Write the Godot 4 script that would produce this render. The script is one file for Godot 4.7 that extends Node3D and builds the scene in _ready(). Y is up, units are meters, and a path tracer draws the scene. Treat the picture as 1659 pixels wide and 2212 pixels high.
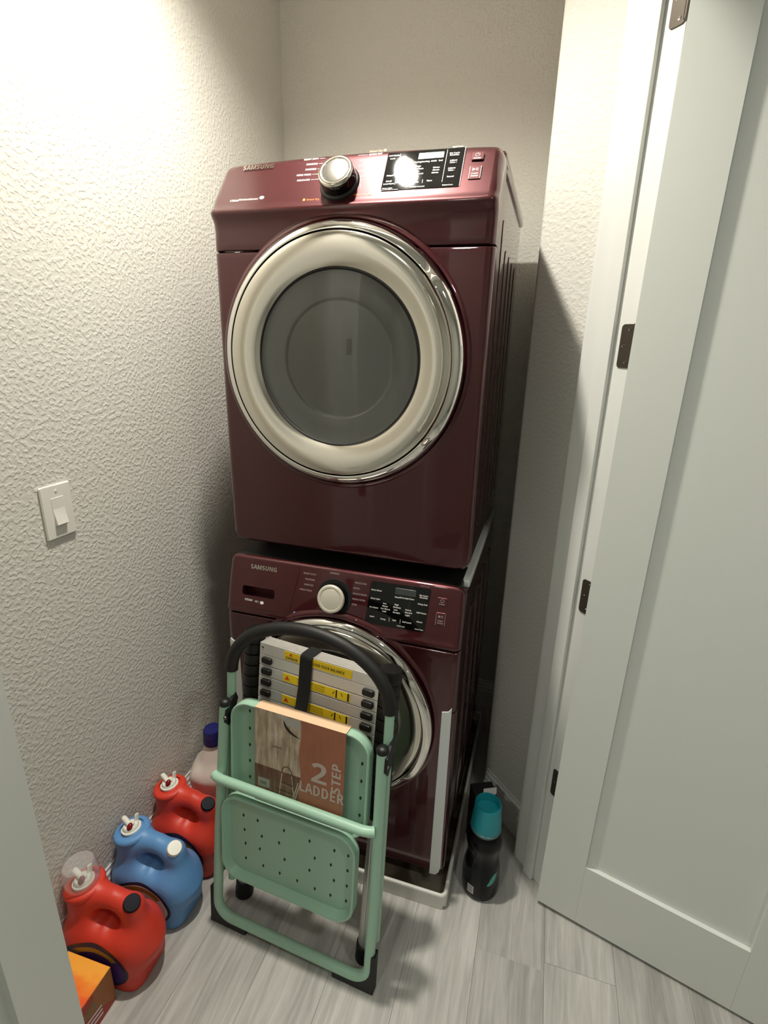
extends Node3D
# A stacked washer and dryer in a laundry closet seen through open double doors.
# World: x to the right along the machines' fronts, y up, z towards the camera, metres.

class Soup:
	# loose triangles, counter-clockwise seen from outside
	var v := PackedVector3Array()
	var uv := PackedVector2Array()

	func tri(a: Vector3, b: Vector3, c: Vector3, ua := Vector2.ZERO, ub := Vector2.ZERO, uc := Vector2.ZERO) -> void:
		v.append(a); v.append(b); v.append(c)
		uv.append(ua); uv.append(ub); uv.append(uc)

	func quad(a: Vector3, b: Vector3, c: Vector3, d: Vector3, ua := Vector2.ZERO, ub := Vector2.ZERO, uc := Vector2.ZERO, ud := Vector2.ZERO) -> void:
		tri(a, b, c, ua, ub, uc)
		tri(a, c, d, ua, uc, ud)

	func face(p: Array, out: Vector3) -> void:
		# a convex polygon, turned to look along out
		var n := Vector3.ZERO
		for i in p.size():
			var a: Vector3 = p[i]
			var b: Vector3 = p[(i + 1) % p.size()]
			n += a.cross(b)
		if n.dot(out) < 0:
			p.reverse()
		for i in range(1, p.size() - 1):
			tri(p[0], p[i], p[i + 1])

	func box(c: Vector3, s: Vector3, r := 0.0, xf := Transform3D()) -> Soup:
		var h := s * 0.5
		r = minf(r, minf(h.x, minf(h.y, h.z)) * 0.95)
		var q := func(ax: int, sx: float, sy: float, sz: float) -> Vector3:
			var e := Vector3(h.x - r, h.y - r, h.z - r)
			e[ax] += r
			return xf * (c + Vector3(e.x * sx, e.y * sy, e.z * sz))
		var sg := [-1.0, 1.0]
		for ax in 3:
			for s0 in sg:
				var ps := []
				for k in [[-1.0, -1.0], [1.0, -1.0], [1.0, 1.0], [-1.0, 1.0]]:
					var w := Vector3.ZERO
					w[ax] = s0
					w[(ax + 1) % 3] = k[0]
					w[(ax + 2) % 3] = k[1]
					ps.append(q.call(ax, w.x, w.y, w.z))
				var o := Vector3.ZERO
				o[ax] = s0
				face(ps, xf.basis * o)
		if r > 0.0:
			for ax in 3:
				var a1 := (ax + 1) % 3
				var a2 := (ax + 2) % 3
				for s1 in sg:
					for s2 in sg:
						var ps := []
						for k in [[a1, -1.0], [a1, 1.0], [a2, 1.0], [a2, -1.0]]:
							var w := Vector3.ZERO
							w[ax] = k[1]
							w[a1] = s1
							w[a2] = s2
							ps.append(q.call(k[0], w.x, w.y, w.z))
						var o := Vector3.ZERO
						o[a1] = s1
						o[a2] = s2
						face(ps, xf.basis * o)
			for s0 in sg:
				for s1 in sg:
					for s2 in sg:
						face([q.call(0, s0, s1, s2), q.call(1, s0, s1, s2), q.call(2, s0, s1, s2)], xf.basis * Vector3(s0, s1, s2))
		return self

	func tube(pts: Array, r: float, sides := 16, caps := true, squash := 1.0) -> Soup:
		var n := pts.size()
		var rings := []
		var up := Vector3.ZERO
		for i in n:
			var a: Vector3 = pts[maxi(i - 1, 0)]
			var b: Vector3 = pts[mini(i + 1, n - 1)]
			var t := (b - a).normalized()
			if up == Vector3.ZERO:
				up = t.cross(Vector3(0.13, 0.2, 0.97)).normalized()
			up = (up - t * up.dot(t)).normalized()
			var s := t.cross(up)
			var ring := []
			for k in sides:
				var an := TAU * k / sides
				ring.append(pts[i] + (up * cos(an) + s * sin(an) * squash) * r)
			rings.append(ring)
		for i in n - 1:
			for k in sides:
				var l := (k + 1) % sides
				quad(rings[i][k], rings[i][l], rings[i + 1][l], rings[i + 1][k])
		if caps:
			face(rings[0].duplicate(), pts[0] - pts[1])
			face(rings[n - 1].duplicate(), pts[n - 1] - pts[n - 2])
		return self

	func lathe(p: Array, segs := 48, xf := Transform3D(), a0 := 0.0, a1 := TAU) -> Soup:
		for i in p.size() - 1:
			for k in segs:
				var t0 := a0 + (a1 - a0) * k / segs
				var t1 := a0 + (a1 - a0) * (k + 1) / segs
				var A := xf * Vector3(p[i].x * sin(t0), p[i].y, p[i].x * cos(t0))
				var Bq := xf * Vector3(p[i].x * sin(t1), p[i].y, p[i].x * cos(t1))
				var C := xf * Vector3(p[i + 1].x * sin(t1), p[i + 1].y, p[i + 1].x * cos(t1))
				var D := xf * Vector3(p[i + 1].x * sin(t0), p[i + 1].y, p[i + 1].x * cos(t0))
				if p[i].x < 1e-6:
					tri(A, C, D)
				elif p[i + 1].x < 1e-6:
					tri(A, Bq, C)
				else:
					quad(A, Bq, C, D)
		return self

	func prism(poly: PackedVector2Array, z0: float, z1: float, xf := Transform3D(), bv := 0.0) -> Soup:
		if Geometry2D.is_polygon_clockwise(poly):
			poly.reverse()
		var n := poly.size()
		var ins := PackedVector2Array()
		for i in n:
			var a := (poly[i] - poly[(i + n - 1) % n]).normalized()
			var b := (poly[(i + 1) % n] - poly[i]).normalized()
			var m := (Vector2(-a.y, a.x) + Vector2(-b.y, b.x))
			m = m / maxf(0.3, m.length_squared()) * 2.0
			ins.append(poly[i] + m * bv)
		var P := func(q: Vector2, z: float) -> Vector3: return xf * Vector3(q.x, q.y, z)
		var ids := Geometry2D.triangulate_polygon(ins)
		for t in range(0, ids.size(), 3):
			var a := ins[ids[t]]
			var b := ins[ids[t + 1]]
			var c := ins[ids[t + 2]]
			if (b - a).cross(c - a) < 0:
				var w := b
				b = c
				c = w
			tri(P.call(a, z1), P.call(b, z1), P.call(c, z1), a, b, c)
			tri(P.call(a, z0), P.call(c, z0), P.call(b, z0), a, c, b)
		for i in n:
			var j := (i + 1) % n
			quad(P.call(poly[i], z0 + bv), P.call(poly[j], z0 + bv), P.call(poly[j], z1 - bv), P.call(poly[i], z1 - bv))
			if bv > 0.0:
				quad(P.call(poly[i], z1 - bv), P.call(poly[j], z1 - bv), P.call(ins[j], z1), P.call(ins[i], z1))
				quad(P.call(ins[i], z0), P.call(ins[j], z0), P.call(poly[j], z0 + bv), P.call(poly[i], z0 + bv))
		return self

	func grid(nu: int, nv: int, f: Callable, flip := false, hole := Rect2()) -> Soup:
		var p := []
		for j in nv + 1:
			for i in nu + 1:
				p.append(f.call(i, j))
		for j in nv:
			for i in nu:
				var a := j * (nu + 1) + i
				var mid: Vector3 = (p[a] + p[a + nu + 2]) * 0.5
				if hole.size.x > 0.0 and hole.has_point(Vector2(mid.x, mid.y)):
					continue
				var t := [Vector2(float(i) / nu, 1.0 - float(j) / nv), Vector2(float(i + 1) / nu, 1.0 - float(j) / nv), Vector2(float(i + 1) / nu, 1.0 - float(j + 1) / nv), Vector2(float(i) / nu, 1.0 - float(j + 1) / nv)]
				if flip:
					quad(p[a], p[a + nu + 1], p[a + nu + 2], p[a + 1], t[0], t[3], t[2], t[1])
				else:
					quad(p[a], p[a + 1], p[a + nu + 2], p[a + nu + 1], t[0], t[1], t[2], t[3])
		return self

	func nets(f: Callable, lo: Vector3, hi: Vector3, cell: float) -> Soup:
		# surface nets of the field f
		var n := Vector3i(((hi - lo) / cell).ceil()) + Vector3i.ONE
		var val := PackedFloat32Array()
		val.resize(n.x * n.y * n.z)
		var id := 0
		for z in n.z:
			for y in n.y:
				for x in n.x:
					val[id] = f.call(lo + Vector3(x, y, z) * cell)
					id += 1
		var sx := 1
		var sy := n.x
		var sz := n.x * n.y
		var vert := {}
		for z in n.z - 1:
			for y in n.y - 1:
				for x in n.x - 1:
					var o := x + y * sy + z * sz
					var inside := 0
					for k in 8:
						if val[o + (k & 1) * sx + (k >> 1 & 1) * sy + (k >> 2) * sz] < 0:
							inside += 1
					if inside == 0 or inside == 8:
						continue
					var sum := Vector3.ZERO
					var cnt := 0
					for k in 8:
						for ax in 3:
							if k >> ax & 1:
								continue
							var l := k | (1 << ax)
							var a := val[o + (k & 1) * sx + (k >> 1 & 1) * sy + (k >> 2) * sz]
							var b := val[o + (l & 1) * sx + (l >> 1 & 1) * sy + (l >> 2) * sz]
							if (a < 0) != (b < 0):
								var p := Vector3(k & 1, k >> 1 & 1, k >> 2)
								p[ax] += a / (a - b)
								sum += p
								cnt += 1
					vert[o] = lo + (Vector3(x, y, z) + sum / cnt) * cell
		var st := [sx, sy, sz]
		for o in vert:
			for ax in 3:
				var b1: int = st[(ax + 1) % 3]
				var b2: int = st[(ax + 2) % 3]
				var a0 := val[o]
				var a1 := val[o + st[ax]]
				if (a0 < 0) == (a1 < 0):
					continue
				if not (vert.has(o - b1) and vert.has(o - b2) and vert.has(o - b1 - b2)):
					continue
				if a0 < 0:
					quad(vert[o - b1 - b2], vert[o - b2], vert[o], vert[o - b1])
				else:
					quad(vert[o - b1 - b2], vert[o - b1], vert[o], vert[o - b2])
		return self

	func moved(xf: Transform3D) -> Soup:
		for i in v.size():
			v[i] = xf * v[i]
		return self

	func add(s: Soup) -> Soup:
		v.append_array(s.v)
		uv.append_array(s.uv)
		return self

	func mesh(crease := 50.0) -> ArrayMesh:
		var n := v.size() / 3
		var fn := PackedVector3Array()
		var un := PackedVector3Array()
		var at := {}
		for t in n:
			var c := (v[t * 3 + 1] - v[t * 3]).cross(v[t * 3 + 2] - v[t * 3])
			fn.append(c)
			un.append(c.normalized())
			for k in 3:
				var key := Vector3i((v[t * 3 + k] * 20000.0).round())
				if at.has(key):
					at[key].append(t)
				else:
					at[key] = PackedInt32Array([t])
		var lim := cos(deg_to_rad(crease))
		var V := PackedVector3Array()
		var N := PackedVector3Array()
		var U := PackedVector2Array()
		for t in n:
			for k in [0, 2, 1]:
				var p := v[t * 3 + k]
				var s := Vector3.ZERO
				for o in at[Vector3i((p * 20000.0).round())]:
					if un[o].dot(un[t]) > lim:
						s += fn[o]
				V.append(p)
				N.append(s.normalized() if s.length_squared() > 0 else un[t])
				U.append(uv[t * 3 + k])
		var arr := []
		arr.resize(Mesh.ARRAY_MAX)
		arr[Mesh.ARRAY_VERTEX] = V
		arr[Mesh.ARRAY_NORMAL] = N
		arr[Mesh.ARRAY_TEX_UV] = U
		var m := ArrayMesh.new()
		m.add_surface_from_arrays(Mesh.PRIMITIVE_TRIANGLES, arr)
		return m


const HW := 0.343                       # half the width of a machine
const CEIL := 2.83
var M := {}
var D: Transform3D                      # the doorway's frame: x to the right along the wall, z out towards the camera


func _ready() -> void:
	# ---- camera
	var cam := Camera3D.new()
	cam.name = "camera"
	add_child(cam)
	cam.transform = Transform3D(Basis(Vector3.UP, 0.293019) * Basis(Vector3.RIGHT, -0.315441) * Basis(Vector3.BACK, 0.024325), Vector3(0.484465, 1.598272, 1.231516))
	cam.keep_aspect = Camera3D.KEEP_HEIGHT
	cam.fov = rad_to_deg(2.0 * atan(1106.0 / 1130.1945))
	cam.near = 0.02
	cam.current = true
	# ---- environment: a closed house, so no sky
	var we := WorldEnvironment.new()
	we.name = "environment"
	var env := Environment.new()
	env.background_mode = Environment.BG_COLOR
	env.background_color = Color(0, 0, 0)
	env.tonemap_mode = Environment.TONE_MAPPER_LINEAR
	env.tonemap_exposure = 1.0
	env.sdfgi_enabled = true
	env.ssao_enabled = true
	env.ssil_enabled = true
	we.environment = env
	add_child(we)
	# ---- lights
	lamp("ceiling_light", Vector3(-0.10, CEIL, 0.15), 0.042, 4.2, 70.0, 0.8, Color(1.0, 0.975, 0.925), "round white recessed ceiling lamp above the machines in the closet")
	lamp("ceiling_light", Vector3(-0.155, CEIL, 2.27), 0.10, 2.3, 84.0, 1.0, Color(0.985, 1.0, 0.97), "added fill light out of view in the hall, brightening the right door leaf")  # added fill light for the right leaf; no lamp is known here
	lamp("ceiling_light", Vector3(1.45, CEIL, 1.30), 0.10, 1.6, 84.0, 1.0, Color(0.985, 1.0, 0.97), "added fill light out of view in the hall, brightening the left door leaf and left wall")  # another added hall light, lifts the left leaf and lower left wall
	materials()
	D = Transform3D(Basis(Vector3.UP, PI / 4), Vector3(0.5517, 0, -0.1323))
	room()
	doors()
	drain_pan()
	washer()
	dryer()
	telescoping_ladder()
	step_ladder()
	jugs()
	small_things()


# ------------------------------------------------------------------ helpers
func mat(key: String, col: Color, rough := 0.6, metal := 0.0) -> StandardMaterial3D:
	var m := StandardMaterial3D.new()
	m.resource_name = key
	m.albedo_color = col
	m.roughness = rough
	m.metallic = metal
	M[key] = m
	return m


func put(called: String, s: Soup, m: Material, parent: Node = self, crease := 50.0, world := false) -> MeshInstance3D:
	var o := MeshInstance3D.new()
	o.name = called
	o.mesh = s.mesh(crease)
	o.material_override = null
	o.set_surface_override_material(0, m)
	parent.add_child(o, true)
	if world and parent != self:
		o.transform = parent.global_transform.affine_inverse()
	rename(o, called)
	return o


func again(called: String, mesh: Mesh, m: Material, parent: Node, xf: Transform3D) -> MeshInstance3D:
	var o := MeshInstance3D.new()
	o.name = called
	o.mesh = mesh
	o.set_surface_override_material(0, m)
	o.transform = xf
	parent.add_child(o, true)
	rename(o, called)
	return o


func rename(o: Node, called: String) -> void:
	var p := o.get_parent()
	if o.name == called:
		return
	var k := 1
	while p.has_node(NodePath("%s_%03d" % [called, k])):
		k += 1
	o.name = "%s_%03d" % [called, k]


func thing(called: String, label: String, category: String, xf := Transform3D(), group := "") -> Node3D:
	var o := Node3D.new()
	o.name = called
	o.transform = xf
	add_child(o, true)
	rename(o, called)
	tag(o, label, category, group)
	return o


func tag(o: Node, label: String, category: String, group := "") -> void:
	o.set_meta("label", label)
	o.set_meta("category", category)
	if group:
		o.set_meta("group", group)


func struct(o: Node, label: String, category: String) -> Node:
	o.set_meta("kind", "structure")
	tag(o, label, category)
	return o


func rrect(w: float, h: float, r: float, seg := 6) -> PackedVector2Array:
	var p := PackedVector2Array()
	for c in 4:
		var cx: float = [1, -1, -1, 1][c] * (w * 0.5 - r)
		var cy: float = [1, 1, -1, -1][c] * (h * 0.5 - r)
		for k in seg + 1:
			var a := PI / 2 * (c + float(k) / seg)
			p.append(Vector2(cx + r * cos(a), cy + r * sin(a)))
	return p


func ellipse(a: float, b: float, seg := 32) -> PackedVector2Array:
	var p := PackedVector2Array()
	for k in seg:
		p.append(Vector2(a * cos(TAU * k / seg), b * sin(TAU * k / seg)))
	return p


func shifted(p: PackedVector2Array, d: Vector2) -> PackedVector2Array:
	var q := PackedVector2Array()
	for a in p:
		q.append(a + d)
	return q


func arc(c: Vector2, r: float, a0: float, a1: float, n: int) -> PackedVector2Array:
	var p := PackedVector2Array()
	for k in n + 1:
		var a := lerpf(a0, a1, float(k) / n)
		p.append(c + Vector2(cos(a), sin(a)) * r)
	return p


var fonts := {}
func font(bold: bool) -> Font:
	if not fonts.has(bold):
		var f := SystemFont.new()
		f.font_names = PackedStringArray(["Droid Sans"])
		f.font_weight = 700 if bold else 400
		fonts[bold] = f
	return fonts[bold]


var caps := {}
func text(s: Soup, what: String, h: float, at: Vector3, ex: Vector3, ey: Vector3, align := 0.0, bold := false, stretch := 1.0, thick := 0.0004) -> void:
	# flat lettering, capitals h tall; align -1 starts at the point, 0 is centred on it, 1 ends there
	var t := TextMesh.new()
	t.font = font(bold)
	t.font_size = 24
	t.pixel_size = 0.01
	t.depth = 0.0
	t.curve_step = 2.0
	if not caps.has(bold):
		t.text = "H"
		caps[bold] = t.get_aabb()
	t.text = what
	var box: AABB = t.get_aabb()
	var ref: AABB = caps[bold]
	var k := h / ref.size.y
	var x0 := box.position.x + box.size.x * (0.5 + 0.5 * align)
	var y0 := ref.position.y + ref.size.y * 0.5
	var a := t.get_mesh_arrays()
	var vs: PackedVector3Array = a[Mesh.ARRAY_VERTEX]
	var ix: PackedInt32Array = a[Mesh.ARRAY_INDEX] if a[Mesh.ARRAY_INDEX] != null else PackedInt32Array(range(vs.size()))
	var n := ex.cross(ey).normalized()
	for i in range(0, ix.size() - 2, 3):
		var q := []
		for j in 3:
			var p := vs[ix[i + j]]
			q.append(at + ex * (p.x - x0) * k * stretch + ey * (p.y - y0) * k + n * thick)
		s.face(q, n)


func line(s: Soup, a: Vector3, b: Vector3, w: float, n: Vector3, t := 0.0003) -> void:
	var d := (b - a).normalized()
	var e := n.cross(d).normalized() * w * 0.5
	var o := n * t
	s.face([a - e + o, b - e + o, b + e + o, a + e + o], n)


func lamp(called: String, at: Vector3, r: float, energy: float, cone: float, soft: float, col: Color, label: String) -> void:
	var t := thing(called, label, "lamp", Transform3D(Basis(), at), "")
	var white := mat("lamp_housing", Color(0.9, 0.9, 0.88), 0.5)
	var glow := mat("lamp_glow", Color(0.95, 0.94, 0.9), 0.6)
	glow.emission_enabled = true
	glow.emission = col
	glow.emission_energy_multiplier = 12.0
	put("housing", Soup.new().lathe([Vector2(r + 0.02, 0), Vector2(r + 0.02, -0.004), Vector2(r + 0.016, -0.007), Vector2(r, -0.006), Vector2(r, -0.002)], 48), white, t)
	put("diffuser", Soup.new().lathe([Vector2(0, -0.003), Vector2(r, -0.003)], 48), glow, t)
	var l := SpotLight3D.new()
	l.name = "light"
	l.light_size = r
	l.light_energy = energy
	l.light_color = col
	l.spot_angle = cone
	l.spot_angle_attenuation = soft
	l.spot_range = 12.0
	l.spot_attenuation = 2.0
	l.shadow_enabled = true
	t.add_child(l)
	l.transform = Transform3D(Basis(Vector3.RIGHT, -PI / 2), Vector3(0, -0.012, 0))


# ------------------------------------------------------------------ materials
func field(side: int, wide: float, seed_no: int, freq: float, f: Callable, fmt := Image.FORMAT_L8) -> Image:
	# an image of a seamless noise after f
	var n := FastNoiseLite.new()
	n.seed = seed_no
	n.noise_type = FastNoiseLite.TYPE_SIMPLEX_SMOOTH
	n.frequency = freq
	n.fractal_octaves = 2
	var im := n.get_seamless_image(side, int(side * wide))
	var d := im.get_data()
	for i in d.size():
		d[i] = clampi(int(f.call(d[i] / 255.0) * 255.0), 0, 255)
	return Image.create_from_data(im.get_width(), im.get_height(), false, Image.FORMAT_L8, d)


var paint_relief: ImageTexture

func wall_paint(key: String, col: Color) -> void:
	var m := mat(key, col, 0.72)
	if paint_relief == null:
		var im := field(1024, 1.0, 11, 0.034, func(x): return smoothstep(0.40, 0.74, x) * 0.6 + x * 0.4)
		im.bump_map_to_normal_map(3.0)
		paint_relief = ImageTexture.create_from_image(im)
	m.normal_enabled = true
	m.normal_texture = paint_relief
	m.normal_scale = 0.62
	m.uv1_triplanar = true
	m.uv1_world_triplanar = true
	m.uv1_scale = Vector3.ONE * 2.0


func paint_finish(key: String, col: Color, rough: float, metal: float) -> StandardMaterial3D:
	var m := mat(key, col, rough, metal)
	m.clearcoat_enabled = true
	m.clearcoat = 1.0
	m.clearcoat_roughness = 0.04
	return m


func oak(key: String, seed_no: int, tone: float) -> void:
	# limed grey oak: streaks along v
	var w := 128
	var h := 512
	var n := FastNoiseLite.new()
	n.seed = seed_no
	n.frequency = 0.05
	n.fractal_octaves = 3
	var n2 := FastNoiseLite.new()
	n2.seed = seed_no + 7
	n2.frequency = 0.012
	var im := Image.create(w, h, false, Image.FORMAT_RGB8)
	for y in h:
		for x in w:
			var warp := n2.get_noise_2d(x * 1.5, y * 0.25) * 22.0
			var g := n.get_noise_2d((x + warp) * 1.6, y * 0.09) * 0.5 + n.get_noise_2d(x * 6.0, y * 0.5 + 900.0) * 0.18
			var b := n2.get_noise_2d(x * 1.2 + 300.0, y * 0.35)
			var l := tone + g * 0.16 + b * 0.08
			im.set_pixel(x, y, Color(l * 1.0, l * 0.985, l * 0.955))
	im.generate_mipmaps()
	var m := mat(key, Color.WHITE, 0.42)
	m.albedo_texture = ImageTexture.create_from_image(im)


func materials() -> void:
	wall_paint("wall", Color(0.825, 0.818, 0.785))
	mat("ceiling", Color(0.92, 0.915, 0.90), 0.9)
	mat("trim", Color(0.87, 0.875, 0.86), 0.34)
	mat("door", Color(0.85, 0.86, 0.84), 0.38)
	oak("oak_a", 3, 0.66)
	oak("oak_b", 21, 0.62)
	oak("oak_c", 45, 0.70)
	mat("subfloor", Color(0.45, 0.44, 0.42), 0.8)
	mat("bronze", Color(0.32, 0.29, 0.255), 0.42, 0.6)
	mat("screw", Color(0.55, 0.54, 0.52), 0.25, 1.0)
	paint_finish("merlot", Color(0.29, 0.075, 0.10), 0.36, 0.55)
	M.merlot_side = M.merlot
	mat("chrome", Color(0.93, 0.92, 0.90), 0.045, 1.0)
	mat("satin_chrome", Color(0.86, 0.84, 0.80), 0.16, 1.0)
	mat("knob_face", Color(0.74, 0.73, 0.71), 0.24, 1.0)
	mat("dark_plastic", Color(0.045, 0.045, 0.045), 0.45)
	mat("panel_black", Color(0.03, 0.032, 0.032), 0.025)
	mat("lcd", Color(0.46, 0.49, 0.50), 0.3)
	mat("lcd_dark", Color(0.22, 0.235, 0.23), 0.3)
	mat("print_white", Color(0.92, 0.90, 0.88), 0.5)
	mat("print_dim", Color(0.62, 0.55, 0.54), 0.5)
	mat("print_orange", Color(0.90, 0.52, 0.18), 0.5)
	mat("print_blue", Color(0.45, 0.66, 0.85), 0.5)
	var glass := mat("dark_glass", Color(0.05, 0.055, 0.05, 0.30), 0.03)
	glass.transparency = BaseMaterial3D.TRANSPARENCY_ALPHA
	mat("drum_grey", Color(0.50, 0.51, 0.49), 0.22, 0.7)
	mat("machine_white", Color(0.86, 0.87, 0.86), 0.35)
	mat("gasket", Color(0.07, 0.07, 0.07), 0.7)
	mat("knob_silver", Color(0.86, 0.84, 0.78), 0.38, 0.35)
	mat("pan_white", Color(0.83, 0.82, 0.79), 0.4)
	var dirt := mat("pan_dirty", Color.WHITE, 0.6)
	var di := field(256, 1.0, 5, 0.02, func(x): return x)
	var dc := Image.create(256, 256, false, Image.FORMAT_RGB8)
	for y in 256:
		for x in 256:
			var k := di.get_pixel(x, y).r
			dc.set_pixel(x, y, Color(0.47, 0.43, 0.37).lerp(Color(0.30, 0.25, 0.18), smoothstep(0.3, 0.75, k)))
	dirt.albedo_texture = ImageTexture.create_from_image(dc)
	dirt.uv1_triplanar = true
	dirt.uv1_world_triplanar = true
	dirt.uv1_scale = Vector3.ONE * 2.0
	mat("mint", Color(0.63, 0.775, 0.685), 0.38)
	mat("foam", Color(0.055, 0.055, 0.053), 0.55)
	mat("rubber", Color(0.06, 0.062, 0.065), 0.6)
	mat("aluminium", Color(0.87, 0.86, 0.84), 0.42, 0.55)
	mat("tube_alu", Color(0.80, 0.79, 0.78), 0.35, 0.7)
	mat("webbing", Color(0.035, 0.035, 0.035), 0.85)
	mat("sticker_yellow", Color(0.90, 0.78, 0.12), 0.5)
	mat("sticker_red", Color(0.80, 0.30, 0.10), 0.5)
	mat("ink", Color(0.05, 0.05, 0.05), 0.5)
	mat("jug_red", Color(0.82, 0.225, 0.155), 0.46)
	mat("jug_blue", Color(0.36, 0.56, 0.77), 0.46)
	mat("cap_white", Color(0.90, 0.90, 0.86), 0.4)
	mat("cap_navy", Color(0.07, 0.07, 0.115), 0.5).metallic_specular = 0.25
	mat("button_red", Color(0.48, 0.04, 0.05), 0.3)
	mat("label_white", Color(0.83, 0.81, 0.82), 0.5)
	mat("label_navy", Color(0.12, 0.13, 0.22), 0.5)
	mat("label_gold", Color(0.62, 0.48, 0.16), 0.5)
	mat("label_purple", Color(0.28, 0.16, 0.45), 0.5)
	var milk := mat("milky_plastic", Color(0.84, 0.80, 0.77), 0.4)
	milk.subsurf_scatter_enabled = true
	milk.subsurf_scatter_strength = 0.4
	mat("cap_blue", Color(0.08, 0.09, 0.36), 0.4)
	mat("bottle_black", Color(0.04, 0.05, 0.055), 0.16).metallic_specular = 0.32
	mat("teal", Color(0.10, 0.55, 0.60), 0.4)
	mat("teal_print", Color(0.25, 0.60, 0.56), 0.4)
	mat("card_back", Color(0.90, 0.76, 0.62), 0.75)
	mat("box_orange_shaded", Color(0.60, 0.36, 0.18), 0.55)
	mat("box_red", Color(0.62, 0.17, 0.09), 0.5)
	mat("dark_box", Color(0.10, 0.095, 0.09), 0.5)
	mat("switch_white", Color(0.88, 0.87, 0.84), 0.36)
	var clear := mat("clear_plastic", Color(0.95, 0.95, 0.95, 0.12), 0.08)
	clear.transparency = BaseMaterial3D.TRANSPARENCY_ALPHA


# ------------------------------------------------------------------ the setting
const PLAN := Basis(Vector3(1, 0, 0), Vector3(0, 0, -1), Vector3(0, 1, 0))

func plan(pts: Array, y0: float, y1: float) -> Soup:
	# a plan polygon of (x, z) points raised from y0 to y1
	var p := PackedVector2Array()
	for q in pts:
		p.append(Vector2(q[0], -q[1]))
	return Soup.new().prism(p, y0, y1, Transform3D(PLAN, Vector3.ZERO))


func room() -> void:
	struct(put("wall_back", plan([[-0.70, -0.986], [0.80, -0.986], [0.80, -0.866], [-0.70, -0.866]], 0, CEIL), M.wall), "textured greige wall behind the stacked machines", "wall")
	struct(put("wall_left", plan([[-0.70, -0.87], [-0.58, -0.87], [-0.58, 0.998], [-0.70, 1.118]], 0, CEIL), M.wall), "textured greige wall with the light switch", "wall")
	# right of the alcove: side wall, rounded corner, then the angled strip next to the door jamb
	var pts := [[0.80, -0.87], [0.418, -0.87], [0.418, -0.372]]
	for k in 5:
		var a := PI - PI / 4 * (k + 0.5) / 5.0
		pts.append([0.443 + 0.025 * cos(a), -0.366 + 0.025 * sin(a)])
	pts.append_array([[0.5948, -0.1754], [1.10, -0.68], [1.10, -0.87]])
	struct(put("wall_right", plan(pts, 0, CEIL), M.wall, self, 60.0), "textured greige strip of wall between the machines and the white door jamb", "wall")
	var s := Soup.new()
	s.box(Vector3(0.82, CEIL * 0.5, 0.066), Vector3(1.6, CEIL, 0.132))
	s.box(Vector3(-1.99, CEIL * 0.5, 0.066), Vector3(1.48, CEIL, 0.132))
	s.box(Vector3(-0.615, (CEIL + 2.46) * 0.5, 0.066), Vector3(1.27, CEIL - 2.46, 0.132))
	var w: Node3D = struct(put("wall_front", s, M.wall), "greige wall around the double doorway", "wall")
	w.transform = D
	for a in [["wall_hall_right", Vector3(1.66, 0, 1.37), Vector3(0.12, CEIL, 2.7)], ["wall_hall_left", Vector3(-2.76, 0, 1.37), Vector3(0.12, CEIL, 2.7)], ["wall_hall_back", Vector3(-0.55, 0, 2.78), Vector3(4.54, CEIL, 0.12)]]:
		w = struct(put(a[0], Soup.new().box(Vector3(0, CEIL * 0.5, 0), a[2]), M.wall), "greige wall of the hall behind the viewer", "wall")
		w.transform = D * Transform3D(Basis(), a[1])
	w = struct(put("ceiling", Soup.new().box(Vector3(-0.5, CEIL + 0.06, 0.6), Vector3(4.8, 0.12, 4.6)), M.ceiling), "flat pale ceiling", "ceiling")
	w.transform = D
	floor_planks()
	baseboards()
	jambs()


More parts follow.
